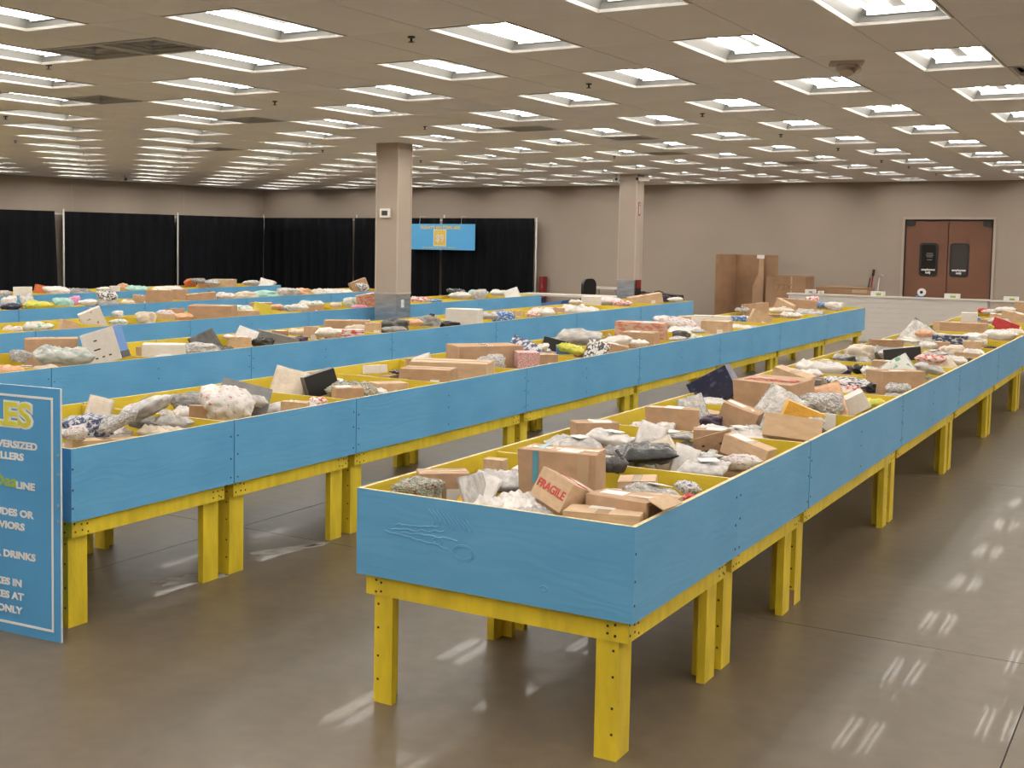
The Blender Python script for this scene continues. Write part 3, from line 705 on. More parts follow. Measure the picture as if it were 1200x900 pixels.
MB().box(.75, 1.05, -.003, 0, Zf - .10, Zf - .02, 'tape_clear').obj('tape', fc)
# poles leaning on the wall
def pole_to_wall(name, label, u0, v0, parts, cat):
    p = at_y(u0, v0, YB - .03); t = thing(name, label, cat, (p.x - .05, YB - .45, 0)); top = Vector((.05, .42, p.z))
    for nm, f0, f1, r_, mn in parts: MB().tube([top * f0, top * f1], r_, mn, 8).obj(nm, t)
pole_to_wall('push_broom', 'black and red handled broom leaning on the wall beside the double door', 1024, 316, [('handle', 0.02, .9, .016, 'red_enamel'), ('grip', .9, 1.0, .028, 'black_plastic'), ('brush_head', 0, .05, .06, 'black_plastic')], 'broom')
pole_to_wall('black_rod', 'thin black rod leaning on the wall beside the red broom', 1019.5, 326, [('rod', 0.03, 1.0, .012, 'black_plastic'), ('tip', .985, 1.0, .016, 'black_plastic')], 'rod')
p = at_y(1032, 322, YB - .05); t = thing('reaching_stick', 'pale hooked stick leaning on the wall by the double door', 'stick', (p.x - .05, YB - .4, 0))
MB().tube([(0, 0, 0), (.02, .35, p.z - .08), (.05, .36, p.z), (.11, .36, p.z - .02)], .014, 'clear_tube', 8).obj('stick', t); MB().box(-.03, .03, -.02, .02, 0, .08, 'grey_plastic').obj('foot', t)

# folding tables, chair and other stock past the row ends
def folding_table(label, x0, x1, y, z, dpt=.6, group=None):
    t = thing('folding_table', label, 'table', ((x0 + x1) / 2, y, 0), 0, group); w_ = (x1 - x0) / 2
    MB().box(-w_, w_, 0, dpt, z - .045, z, 'white_paint').obj('table_top', t)
    for s in (-1, 1):
        lx = s * (w_ - .18)
        MB().tube([(lx, .06, 0), (lx, .06, z - .045)], .014, 'grey_plastic', 6).obj('leg', t); MB().tube([(lx, dpt - .06, 0), (lx, dpt - .06, z - .045)], .014, 'grey_plastic', 6).obj('leg', t)
        MB().tube([(lx, .06, .25), (lx, dpt - .06, .25)], .012, 'grey_plastic', 6).obj('stretcher', t)
ya, yb = 25.6, 28.65
folding_table('long white folding table standing before the bare back wall', wx(608, 345, ya), wx(724, 347, ya), ya, at_y(660, 345.5, ya).z)
folding_table('higher white folding table beside the red-signed pillar', wx(684, 336, yb), wx(728, 338, yb), yb, at_y(700, 336.5, yb).z)
t = thing('paper_stack', 'short stack of white paper on a low tray before the higher folding table', 'paper', (wx(716, 345, 28.1), 28.1, at_y(716, 346, 28.1).z - .06))
zz = t.location.z
MB().box(-.2, .2, -.12, .12, 0, .03, 'label_white').obj('sheets', t); MB().box(-.18, .2, -.12, .12, .03, .05, 'white_box').obj('top_sheets', t)
MB().box(-.28, .28, -.2, .2, -.03, 0, 'grey_plastic').obj('tray', t)
for s in (-1, 1): MB().box(s * .25 - .02, s * .25 + .02, -.02, .02, -zz, -.03, 'grey_plastic').obj('tray_leg', t)
yc = 27.6; xc = wx(690, 335, yc); ztop = at_y(690, 326.5, yc).z
ch = thing('office_chair', 'black office chair with tall rounded backrest behind the long folding table', 'chair', (xc, yc, 0), 1.25)
bk = MB(); bk.prism(rounded(-.22, .22, .56, ztop, .16), 'y', -.04, .04, 'black_plastic').obj('backrest', ch, fix=True)
MB().prism(rounded(-.25, .25, -.5, 0, .1), 'z', .44, .52, 'black_plastic').obj('seat', ch, fix=True)
MB().tube([(0, -.25, .08), (0, -.25, .44)], .03, 'black_plastic', 8).obj('post', ch); MB().box(-.03, .03, -.02, .05, .45, .62, 'black_plastic').obj('back_bracket', ch)
for k in range(5):
    a_ = k * 2 * math.pi / 5; lg = MB().tube([(0, -.25, .09), (.30 * math.cos(a_), -.25 + .30 * math.sin(a_), .06)], [.03, .02], 'black_plastic', 6).obj('base_arm', ch)
    MB().tube([(.30 * math.cos(a_) - .015, -.25 + .30 * math.sin(a_), .03), (.30 * math.cos(a_) + .015, -.25 + .30 * math.sin(a_), .03)], .03, 'black_plastic', 8).obj('caster', lg)
t = thing('red_rack', 'narrow dark red cabinet against the back wall by the end of the drapes', 'cabinet', (wx(632, 330, 29.3) + .06, 29.3, 0))
zr = at_y(632, 324, 29.3).z
MB().box(-.06, .06, 0, .2, 0, zr, 'red_enamel').obj('body', t); MB().box(-.05, .05, -.01, 0, zr * .55, zr - .04, 'red_enamel').obj('door', t); MB().box(.02, .035, -.025, -.01, zr * .7, zr * .8, 'grey_plastic').obj('handle', t)
t = thing('black_case', 'low black padded case lying on the floor by the pillar with the fire sign', 'case', (wx(772, 345, 25.9), 25.9, 0)); zk = at_y(772, 342.5, 25.9).z
MB().prism([(-.55, 0), (.50, 0), (.55, zk * .5), (.48, zk - .05), (-.2, zk), (-.5, zk - .06), (-.58, zk * .5)], 'y', -.2, .2, 'black_plastic').obj('body', t, fix=True); MB().tube([(-.1, 0, zk), (0, 0, zk + .03), (.1, 0, zk)], .012, 'black_plastic', 6).obj('handle', t)
# blue folding hand truck behind the third row's end
yh = 23.0; xh = wx(655, 352, yh); zh = at_y(655, 351, yh).z
t = thing('flat_trolley', 'blue and black flat trolley parked past the end of a bin row', 'trolley', (xh, yh, 0))
MB().prism([(-.55, zh - .16), (.10, zh - .16), (.22, zh), (.05, zh - .03), (-.5, zh - .10)], 'y', -.3, .3, 'blue_box').obj('tarp', t, fix=True)
MB().box(-.6, .6, -.32, .32, zh - .24, zh - .16, 'black_plastic').obj('deck', t); MB().tube([(.1, 0, zh - .16), (.55, 0, zh + .06)], .02, 'black_plastic', 8).obj('handle', t)
MB().box(-.6, -.35, -.1, .1, zh - .16, zh + .03, 'black_plastic').obj('motor_box', t)
for q in ((-.5, -.25), (.5, -.25), (-.5, .25), (.5, .25)): MB().tube([(q[0], q[1], zh - .24), (q[0], q[1], .06)], .02, 'black_plastic', 6).tube([(q[0] - .02, q[1], .06), (q[0] + .02, q[1], .06)], .06, 'black_plastic', 10).obj('wheel', t)
#ITEMS
# ------------------------------------------------------------------ parcels in the bins
RI = random.Random(21)
def ridge(p, k):
    return 1 - 2.4 * abs(noise.noise(p * k))
def bag_mesh(seed, nx=26, ny=20, puff=.42, crumple=.2):
    """unit pillow -.5..+.5 in all axes: a crumpled plastic mailer with flat sealed edges that curl"""
    rnd = random.Random(seed); off = Vector((seed * 3.7, seed * 1.3, 0)); mb = MB(); idx = {}
    lumps = [(rnd.uniform(.2, .8), rnd.uniform(.2, .8), rnd.uniform(.12, .28), rnd.uniform(-.7, .6)) for _ in range(5)]
    curl = [rnd.uniform(-.15, .5) for _ in range(4)]
    for side in (1, -1):
        for j in range(ny + 1):
            for i in range(nx + 1):
                s, t = i / nx, j / ny; edge = i in (0, nx) or j in (0, ny)
                if side < 0 and edge: idx[(side, i, j)] = idx[(1, i, j)]; continue
                x, y = s - .5, t - .5
                e1, e2 = min(1, min(s, 1 - s) / .16), min(1, min(t, 1 - t) / .18)
                q = (e1 * e2) ** .75
                for a, b, w, k in lumps: q *= 1 + k * math.exp(-((s - a) ** 2 + (t - b) ** 2) / w ** 2) * .6
                p = Vector((x * 3, y * 3, side * .7)) + off
                # long diagonal creases plus small crinkles
                pd_ = Vector(((x + y) * 1.2, (x - y) * 3.4, side)) + off
                c = .55 * ridge(pd_, 1.2) + .42 * ridge(p, 1.9) + .14 * ridge(p, 4.2)
                z = side * puff * q * .8 + crumple * (c - .5) * (.2 + .8 * min(1, q)) * (1 if side > 0 else -.4)
                cu = curl[0] * s * t + curl[1] * (1 - s) * t + curl[2] * s * (1 - t) + curl[3] * (1 - s) * (1 - t)
                far = max(abs(x), abs(y)) * 2
                z += cu * max(0, far - .7) * 1.1 * (1 if abs(x * y) > .03 else .3)
                x += .06 * noise.noise(Vector((y * 4, 0, seed))); y += .06 * noise.noise(Vector((x * 4, 7, seed)))
                if edge: z += .10 * noise.noise(Vector((x * 6, y * 6, seed + .5)))
                idx[(side, i, j)] = len(mb.v); mb.v.append((x, y, max(-.46, min(.7, z))))
    for side in (1, -1):
        for j in range(ny):
            for i in range(nx):
                a, b, c, d = idx[(side, i, j)], idx[(side, i+1, j)], idx[(side, i+1, j+1)], idx[(side, i, j+1)]
                if side < 0: a, b, c, d = d, c, b, a
                if (i + j) % 2: mb.face([a, b, c], 'poly_white', True); mb.face([a, c, d], 'poly_white', True)
                else: mb.face([a, b, d], 'poly_white', True); mb.face([b, c, d], 'poly_white', True)
    return mb.mesh('mailer')
BAGS = [bag_mesh(s + 1, crumple=.16 + .05 * (s % 4)) for s in range(8)]
def lump_mesh(seed):
    """bunched plastic or cloth: a squarish heap with deep folds and a few poking corners"""
    rnd = random.Random(seed); bm = bmesh.new(); bmesh.ops.create_icosphere(bm, subdivisions=4, radius=.5)
    o = Vector((seed * 2.1, 0, seed)); ears = [Vector((rnd.uniform(-1, 1), rnd.uniform(-1, 1), rnd.uniform(-.1, .9))).normalized() for _ in range(4)]
    for v in bm.verts:
        n = v.co.normalized(); m_ = max(abs(n.x), abs(n.y), abs(n.z)); k = .72 + .28 / m_ * .8
        nf = Vector((n.x, n.y, n.z * .4)); nd = Vector((n.x * .5 + n.y, n.y - n.x * .3, n.z))
        k += .16 * noise.noise(n * 1.4 + o) + .15 * ridge(nf + o, 1.9) + .12 * ridge(nd + o, 3.1) + .05 * ridge(nf + o, 6.5) + .02 * ridge(n + o, 11) - .15
        for e_ in ears: k += .30 * max(0, n.dot(e_) - .86) / .14
        v.co = Vector((v.co.x * k, v.co.y * k, max(-.36, v.co.z * k * .95)))
    for f in bm.faces: f.smooth = True
    me = bpy.data.meshes.new('bundle'); bm.to_mesh(me); bm.free(); me.materials.append(MATS['poly_white']); return me
LUMPS = [lump_mesh(s + 1) for s in range(6)]
def env_mesh(seed):
    """flat padded envelope standing in its own x-z plane, base at z=0"""
    mb = MB(); n = 10; idx = {}
    for side in (1, -1):
        for j in range(n + 1):
            for i in range(n + 1):
                s, t = i / n, j / n; edge = i in (0, n) or j in (0, n)
                if side < 0 and edge: idx[(side, i, j)] = idx[(1, i, j)]; continue
                q = max(0, (1 - abs(2*s - 1) ** 4) * (1 - abs(2*t - 1) ** 4)) ** .6
                bend = .16 * noise.noise(Vector((s * 1.5 + seed, t * 1.2, 0))) + .05 * noise.noise(Vector((s * 4 + seed, t * 4, 3)))
                idx[(side, i, j)] = len(mb.v); mb.v.append((s - .5, bend + side * -.045 * q * (1 + .4 * noise.noise(Vector((s * 5, t * 5, seed)))), t))
    for side in (1, -1):
        for j in range(n):
            for i in range(n):
                a, b, c, d = idx[(side, i, j)], idx[(side, i+1, j)], idx[(side, i+1, j+1)], idx[(side, i, j+1)]
                mb.face([a, b, c, d] if side > 0 else [d, c, b, a], 'poly_white', True)
    return mb.mesh('envelope')
ENVS = [env_mesh(s * 1.7 + .3) for s in range(5)]
def rbox(b=.012, sag=0.0, seed=0):
    """unit box with softened edges, slightly bowed panels"""
    bm = bmesh.new(); bmesh.ops.create_cube(bm, size=1.0)
    rnd = random.Random(seed)
    for v in bm.verts: v.co += Vector((rnd.uniform(-1, 1), rnd.uniform(-1, 1), rnd.uniform(-1, 1))) * sag
    bmesh.ops.bevel(bm, geom=bm.edges[:], offset=b, segments=1, affect='EDGES')
    me = bpy.data.meshes.new('carton_body'); bm.to_mesh(me); bm.free(); me.materials.append(MATS['cardboard']); return me
BOXES = [rbox(.010, .012 * (s % 3), s) for s in range(6)]
FLATS = {}
def unit_plate(mname):
    if mname not in FLATS: FLATS[mname] = MB().box(-.5, .5, -.5, .5, 0, 1, mname).mesh('plate_' + mname)
    return FLATS[mname]
TAPE, LBL = unit_plate('tape_clear'), unit_plate('label_white')
FLAPS = {}
def setmat(o, mname):
    if o.material_slots: o.material_slots[0].link = 'OBJECT'; o.material_slots[0].material = MATS[mname]
def plate(name, parent, me, c, size, rot=(0, 0, 0)):
    o = link(name, me, parent, c, rot); o.scale = size; return o

COLN = {'cardboard': 'brown', 'cardboard_light': 'light brown', 'cardboard_dark': 'dark brown', 'poly_white': 'white', 'poly_grey': 'light grey', 'poly_midgrey': 'grey', 'poly_dark': 'dark grey',
        'poly_black': 'black', 'poly_cream': 'cream', 'clear_wrap': 'clear', 'silver_wrap': 'silver', 'confetti_wrap': 'sparkling multicoloured', 'print_bag': 'white and red printed',
        'blackwhite_bag': 'black and white', 'navy_bag': 'navy and white', 'camo_bag': 'mottled grey-green', 'pink_bag': 'pink', 'pinkprint_box': 'pink patterned', 'peach_bag': 'peach',
        'teal_bag': 'mint green', 'red_bag': 'red', 'redwhite_bag': 'red and white', 'blue_bag': 'blue and white', 'purple_bag': 'dark purple', 'yellow_mailer': 'orange-yellow',
        'yellowgreen_bag': 'yellow and green', 'green_white': 'white and green', 'multi_bag': 'multicoloured', 'orange_bag': 'orange', 'floral_bag': 'flower-printed', 'navy_box': 'navy blue',
        'white_box': 'white', 'black_box': 'black', 'grey_board': 'grey', 'red_box': 'red-printed', 'photo_box': 'picture-printed', 'yellow_box': 'yellow', 'blue_box': 'blue', 'black_plastic': 'black'}
ROWS_ = ['sixth', 'fifth', 'fourth', 'third', 'second', 'first']
def where(row, comp):
    n = comp if row < 2 else NB - 1 - comp
    return f"{ORD[n]} bin from {'free' if row < 2 else 'back wall'} end, {ROWS_[row]} row from drapes"
KIND = {'box': ('cardboard_box', 'box', 'box'), 'cart': ('cardboard_box', 'box', 'box'), 'bag': ('poly_mailer', 'mailer bag', 'bag'), 'lump': ('bundle', 'bundle', 'bundle'),
        'env': ('padded_envelope', 'envelope', 'envelope'), 'board': ('flat_board', 'flat board', 'board')}
used_labels = set(); names = {}
PRINTED = ('print_bag', 'blackwhite_bag', 'navy_bag', 'camo_bag', 'pink_bag', 'peach_bag', 'teal_bag', 'red_bag', 'redwhite_bag', 'blue_bag', 'purple_bag', 'yellowgreen_bag', 'green_white', 'multi_bag', 'orange_bag', 'floral_bag', 'navy_box')
foot = {}                                          # occupied spots per bin
def add_item(kind, mname, loc, dims, yaw, row, comp, roll=0.0, pitch=0.0, extra=None, word=None):
    """one parcel with its parts; loc is the centre of its base"""
    nm, noun, cat = KIND[kind]
    if kind in ('box', 'cart') and not mname.startswith('cardboard'): nm = 'product_box'
    if kind == 'bag' and mname in ('clear_wrap', 'silver_wrap', 'confetti_wrap', 'poly_black', 'poly_dark'): nm, noun = 'plastic_bag', 'plastic bag'
    if kind == 'bag' and mname in PRINTED: nm, noun = 'printed_bag', 'package'
    l, w, h = dims
    t = link(nm, None, None, loc, (0, 0, 0)); t.empty_display_size = .1
    t.rotation_euler = (Matrix.Rotation(yaw, 3, 'Z') @ Matrix.Rotation(pitch, 3, 'X') @ Matrix.Rotation(roll, 3, 'Y')).to_euler()
    size = 'large' if max(l, w) > .36 else 'small' if max(l, w) < .2 else 'medium'
    adj = word or COLN[mname]
    # keep the turned parcel inside its own bin
    Rm = t.rotation_euler.to_matrix(); hz = 1.0 if kind != 'env' else 1.0
    hy = w / 2 if kind != 'env' else max(.12, l * .5) * .14
    cs = [Rm @ Vector((sx_ * l / 2, sy_ * hy, z_)) for sx_ in (-1, 1) for sy_ in (-1, 1) for z_ in (0, h)]
    low = [c_ for c_ in cs if loc[2] + c_.z < RIM + .005] or cs
    gx0, gx1 = min(c_.x for c_ in low), max(c_.x for c_ in low); gy0, gy1 = min(c_.y for c_ in low), max(c_.y for c_ in low)
    e_ = .012 if kind != 'lump' else .03
    bx0, bx1 = ROWX[row] - WID + TH + e_, ROWX[row] - TH - e_; by0, by1 = RY[row] + comp * MOD + TH + e_, RY[row] + (comp + 1) * MOD - TH - e_
    nx_ = min(max(loc[0], bx0 - gx0), bx1 - gx1) if gx1 - gx0 < bx1 - bx0 else (bx0 + bx1) / 2
    ny_ = min(max(loc[1], by0 - gy0), by1 - gy1) if gy1 - gy0 < by1 - by0 else (by0 + by1) / 2
    loc = (nx_, ny_, loc[2]); t.location = loc
    shape = 'tilted' if abs(roll) > .2 or (abs(pitch) > .3 and kind != 'env') else 'flat' if h < .3 * l and kind in ('box', 'cart') else 'tall' if h > .8 * l and kind in ('box', 'cart') else 'leaning' if kind == 'env' else 'puffy' if kind == 'bag' and h > .45 * l else ''
    noun2 = f"{shape} {adj} {noun}".strip()
    lab = f"{size} {noun2}, {where(row, comp)}"
    if len(lab.split()) > 16: lab = f"{size} {adj} {noun}, {where(row, comp)}"
    if len(lab.split()) > 16: lab = f"{adj} {noun}, {where(row, comp)}"
    if lab in used_labels:
        others = [(math.hypot(a - loc[0], b - loc[1]), n_) for a, b, n_ in names.get((row, comp), []) if n_ != f"{adj} {noun}"]
        for _, n_ in sorted(others):
            if len(n_.split()) + len(noun2.split()) <= 5:
                l2_ = f"{noun2} by {n_}, {where(row, comp)}"
                if l2_ not in used_labels: lab = l2_; break
    used_labels.add(lab); names.setdefault((row, comp), []).append((loc[0], loc[1], f"{adj} {noun}"))
    tag(t, lab, cat, f"parcels in the {ROWS_[row]} row")
    if kind in ('box', 'cart'):
        b = link('carton_body', RI.choice(BOXES), t, (0, 0, h / 2)); b.scale = (l, w, h); setmat(b, mname)
        big = l > .16
        if mname.startswith('cardboard'):
            if big and RI.random() < .85: plate('tape', t, TAPE, (0, 0, h), (min(.05, l * .2), w * .98, .0012) if RI.random() < .5 else (l * .98, min(.05, w * .25), .0012))
            if big and RI.random() < .5: plate('shipping_label', t, LBL, (l * RI.uniform(-.22, .22), w * RI.uniform(-.2, .2), h + .001), (.10, .075, .001), (0, 0, RI.uniform(-.2, .2)))
            elif big and h > .1: plate('shipping_label', t, LBL, (l * .2, -w / 2, h * .5), (.07, .05, .0012), (math.pi / 2, 0, 0))
        elif RI.random() < .6: plate('label_sticker', t, LBL, (l * .2, 0, h), (l * .3, w * .35, .0012))
    elif kind == 'board':
        b = link('board_sheet', BOXES[0], t, (0, 0, h / 2)); b.scale = (l, w, h); setmat(b, mname)
    elif kind == 'bag':
        b = link('bag_body', RI.choice(BAGS), t, (0, 0, h * .46)); b.scale = (l, w, h); setmat(b, mname)
        if l > .2 and RI.random() < .45 and mname in ('poly_white', 'poly_grey', 'poly_midgrey', 'poly_cream', 'clear_wrap'):
            plate('shipping_label', t, LBL, (l * .1, 0, h * .93), (.09, .065, .001), (RI.uniform(-.08, .08), RI.uniform(-.08, .08), RI.uniform(0, 3)))
    elif kind == 'lump':
        b = link('bundle_body', RI.choice(LUMPS), t, (0, 0, h * .36)); b.scale = (l, w, h); setmat(b, mname)
    elif kind == 'env':
        b = link('envelope_body', RI.choice(ENVS), t, (0, 0, 0)); b.scale = (l, max(.12, l * .5), h); setmat(b, mname)
    foot.setdefault((row, comp), []).append((loc[0], loc[1], max(l, w) * .42)); obbs.setdefault((row, comp), []).append(make_obb(kind, loc, dims, yaw, roll, pitch))
    if extra: extra(t, dims)
    return t

LEVEL = RIM - .15
obbs = {}
def make_obb(kind, loc, dims, yaw, roll, pitch, soft=.84):
    l, w, h = dims; k = .95 if kind in ('box', 'cart', 'board') else soft
    Rm = Matrix.Rotation(yaw, 3, 'Z') @ Matrix.Rotation(pitch, 3, 'X') @ Matrix.Rotation(roll, 3, 'Y')
    if kind == 'env': w = .05
    return (Vector(loc) + Rm @ Vector((0, 0, h / 2)), [Rm.col[0], Rm.col[1], Rm.col[2]], (l / 2 * k, w / 2 * k, h / 2 * k))
def penetration(a, b):
    """overlap depth of two oriented boxes (separating axis test), 0 when apart"""
    d = b[0] - a[0]; best = 9.0
    axes = [Vector(x) for x in a[1]] + [Vector(x) for x in b[1]] + [Vector(x).cross(Vector(y)) for x in a[1] for y in b[1]]
    for ax in axes:
        ln = ax.length
        if ln < 1e-4: continue
        ax = ax / ln
        ra = sum(abs(ax.dot(Vector(a[1][i]))) * a[2][i] for i in range(3)); rb = sum(abs(ax.dot(Vector(b[1][i]))) * b[2][i] for i in range(3))
        o = ra + rb - abs(d.dot(ax))
        if o <= 0: return 0.0
        best = min(best, o)
    return best
def hero(row, kind, u0, v0, u1, v1, mname, yaw=None, roll=0.0, pitch=None, dpt=None, z=-.05, extra=None, word=None, pin=False):
    """a parcel seen inside the pixel box u0 v0 u1 v1: put where that line of sight meets the fill of its bin row,
    slid along the line of sight until it clears the parcels already there"""
    uc = (u0 + u1) / 2; r = ray(uc, v1); r0 = ray(uc, v0)
    p = at_z(uc, v1, RIM + z)
    xr, xl = ROWX[row] - TH - .02, ROWX[row] - WID + TH + .02
    jy = RI.uniform(-.35, .35); jp = RI.random(); rl = math.radians(roll)
    best = None
    for off, shr in [(o_, 1.0) for o_ in (0, -.07, .07, -.14, .14, -.21, .21, -.30, .30, -.4, .4)] + [(o_, .84) for o_ in (0, -.07, .07, -.14, .14, -.21, .21, -.30, .30)] + [(o_, .7) for o_ in (0, -.1, .1, -.2, .2)]:
        q = p + Vector((r.x, r.y, 0)).normalized() * off
        s_ = FPX / depth(q); w = (u1 - u0) / s_ * shr
        d = (dpt if dpt else min(.30, max(.07, w * .6))) * shr
        if kind == 'env': d = .10
        mx = min(.5, d * .5 + w * .16)
        x = min(max(q.x, xl + mx), xr - mx); y = r.y * x / r.x
        comp = min(max(int((y - RY[row]) // MOD), 0), NB - 1)
        my = min(.55, .04 + (w * .30 + d * .25))
        y = min(max(y, RY[row] + comp * MOD + my), RY[row] + (comp + 1) * MOD - my)
        hd = math.hypot(x, y)
        ztop = CAMZ + r0.z * hd / math.hypot(r0.x, r0.y); zb = CAMZ + r.z * hd / math.hypot(r.x, r.y)
        el = (CAMZ - ztop) / hd
        if kind in ('bag', 'box', 'board', 'cart'): ztop -= d * .5 * el      # part of the height seen is the thing's depth
        ztop = max(ztop, LEVEL + .05)
        zbase = min(zb, LEVEL + .01)
        if kind == 'lump': zbase = max(min(zb - .02, ztop - .05), ztop - max(.10, w * .8))
        if kind == 'bag': zbase = min(max(zbase, ztop - max(.10, .42 * w)), ztop - .04)
        if kind == 'cart': zbase = min(zb, ztop - .03)
        if kind == 'board': zbase = min(zb, ztop - .02)
        zbase = max(zbase, LEVEL)
        h = max(.03, ztop - zbase)
        yw = math.atan2(-r.x, r.y) + (jy if yaw is None else math.radians(yaw))
        if kind == 'env': pit = -.45 if pitch is None else math.radians(pitch); h = h / math.cos(pit)
        elif kind in ('bag', 'lump'): pit = -.06 + .16 * jp if pitch is None else math.radians(pitch)
        else: pit = -.03 + .09 * jp if pitch is None else math.radians(pitch)
        ob = make_obb(kind, (x, y, zbase), (w, d, h), yw, rl, pit, .7 if row == 0 else .84)
        pen = sum(penetration(ob, b) for b in obbs.get((row, comp), [])) + abs(off) * .02 + (1 - shr) * (.5 if row == 0 else .10 if row == 1 else .03)
        if best is None or pen < best[0] - 1e-6: best = (pen, (x, y, zbase), (w, d, h), yw, comp, pit)
        if pin or pen <= abs(off) * .02 + (1 - shr) * (.5 if row == 0 else .10 if row == 1 else .03) + 1e-6: break
    _, loc, dims, yw, comp, pit = best
    return add_item(kind, mname, loc, dims, yw, row, comp, rl, pit, extra, word)

def tape_side(t, dims):
    l, w, h = dims
    plate('teal_tape', t, unit_plate('tape_teal'), (-l * .27, -w / 2 - .001, h * .74), (.026, h * .5, .0015), (math.pi / 2, 0, 0))
    plate('teal_tape', t, unit_plate('tape_teal'), (-l * .27, 0, h), (.026, w * .98, .0015))
    plate('tape', t, TAPE, (l * .36, -w / 2 - .001, h * .5), (.05, h * .96, .0012), (math.pi / 2, 0, 0))
def fragile(t, dims):
    l, w, h = dims
    link('printing', text_mesh('printing', 'FRAGILE', min(.07, l * .24), 'print_red', 'CENTER', .001), t, (-l / 2 - .002, 0, h * .38), (math.pi / 2, 0, -math.pi / 2))
    link('printing', text_mesh('printing', 'FRAGILE', min(.06, l * .22), 'print_red', 'CENTER', .001), t, (0, 0, h + .002), (0, 0, 1.57))
    plate('red_sticker', t, unit_plate('print_red'), (l * .25, -w / 2 - .001, h * .3), (.05, .06, .001), (math.pi / 2, 0, .2))
def redmark(t, dims):
    l, w, h = dims
    link('printing', text_mesh('printing', 'XX0US', min(.14, l * .28), 'print_red', 'CENTER', .002), t, (.02, -w * .25, h + .004), (0, 0, .12))
def smallprint(t, dims):
    l, w, h = dims
    for k, (a, b, c) in enumerate(((-.30, .55, .09), (-.22, .25, .22), (.25, .45, .16))):
        plate('printed_mark', t, unit_plate('print_black'), (l * a, -w / 2 - .002, h * b), (l * c, h * .10, .001), (math.pi / 2, 0, 0))
def bluefaces(t, dims):
    l, w, h = dims
    plate('blue_side', t, unit_plate('blue_box'), (l / 2 - .004, 0, h * .5), (h * .98, w * .98, .006), (0, math.pi / 2, 0))
    plate('black_base', t, unit_plate('black_box'), (l / 2 - .002, 0, h * .10), (h * .2, w * .99, .007), (0, math.pi / 2, 0))
    for k, (a, b, c) in enumerate(((-.10, .72, .10), (-.12, .45, .20), (-.2, .2, .08), (0, .2, .08), (.2, .2, .08))):
        plate('printed_mark', t, unit_plate('print_black'), (l * a, -w / 2 - .002, h * b), (l * c, .012, .001), (math.pi / 2, 0, 0))
def open_flaps(t, dims):
    l, w, h = dims
    plate('flap', t, unit_plate('cardboard_light'), (l * .5 + l * .12, 0, h * .96), (l * .28, w * .96, .004), (0, .45, 0))
    plate('opening', t, unit_plate('cardboard_inside'), (l / 2, 0, h * .5), (h * .8, w * .85, .003), (0, math.pi / 2, 0))  # dark plate on the closed end, its colour standing in for the shaded hollow

C, CL, CD = 'cardboard', 'cardboard_light', 'cardboard_dark'
H = hero
# first row of bins: compartment by compartment (pixel boxes from the photograph)
A1 = [('lump', 459, 555, 519, 584, 'confetti_wrap', {}), ('box', 489, 549, 548, 577, C, dict(yaw=10, dpt=.10)), ('env', 519, 565, 537, 592, 'yellow_mailer', dict(roll=25)),
      ('env', 528, 556, 562, 592, 'poly_white', dict(roll=18, yaw=-20)), ('env', 552, 560, 585, 594, 'poly_grey', dict(roll=-12)), ('bag', 561, 543, 614, 568, 'poly_grey', dict(dpt=.3)),
      ('box', 568, 536, 593, 550, CL, {}), ('box', 614, 521, 704, 575, C, dict(yaw=-16, dpt=.22, pitch=0, extra=tape_side)), ('bag', 584, 568, 632, 598, 'poly_white', dict(dpt=.28, z=-.06)),
      ('bag', 556, 576, 600, 596, 'poly_white', {}), ('cart', 622, 545, 664, 570, CL, dict(yaw=-10, dpt=.012, pitch=-14)), ('cart', 628, 556, 686, 598, CL, dict(yaw=38, roll=24, pitch=12, dpt=.20, extra=fragile)),
      ('cart', 652, 590, 742, 614, CL, dict(yaw=-8, dpt=.22, z=-.01, pitch=-4)), ('box', 692, 574, 772, 613, C, dict(yaw=-24, dpt=.20, extra=open_flaps)), ('box', 748, 578, 796, 600, CL, dict(yaw=-20)),
      ('bag', 730, 561, 795, 588, 'clear_wrap', dict(roll=8)), ('board', 716, 573, 748, 583, 'white_box', {}), ('lump', 800, 576, 812, 588, 'red_bag', {}), ('bag', 602, 588, 650, 606, 'poly_grey', {})]
A2 = [('box', 668, 491, 716, 508, C, {}), ('bag', 640, 505, 702, 524, 'poly_grey', dict(dpt=.25)), ('bag', 686, 500, 738, 524, 'poly_white', dict(roll=8)), ('bag', 726, 512, 790, 546, 'poly_black', dict(dpt=.3, roll=-4)),
      ('env', 735, 497, 768, 524, 'poly_white', dict(roll=20)), ('bag', 750, 509, 778, 524, 'poly_grey', {}), ('env', 778, 514, 812, 540, 'poly_cream', dict(roll=-25)), ('env', 780, 524, 812, 552, 'poly_white', dict(roll=20, yaw=20)),
      ('bag', 792, 531, 846, 556, 'poly_grey', dict(dpt=.28)), ('cart', 822, 506, 862, 530, CD, dict(roll=-20, yaw=-10, dpt=.10, extra=smallprint)), ('cart', 846, 514, 902, 538, CL, dict(roll=14, yaw=-25, dpt=.10)),
      ('box', 813, 501, 852, 524, C, dict(dpt=.10, yaw=0)), ('lump', 829, 525, 841, 534, 'green_white', {}), ('bag', 838, 526, 892, 544, 'floral_bag', {}), ('board', 842, 542, 886, 556, CL, dict(dpt=.25)),
      ('bag', 704, 518, 748, 542, 'poly_midgrey', {}), ('bag', 712, 530, 742, 546, 'poly_dark', {}), ('lump', 700, 530, 722, 545, 'poly_cream', {})]
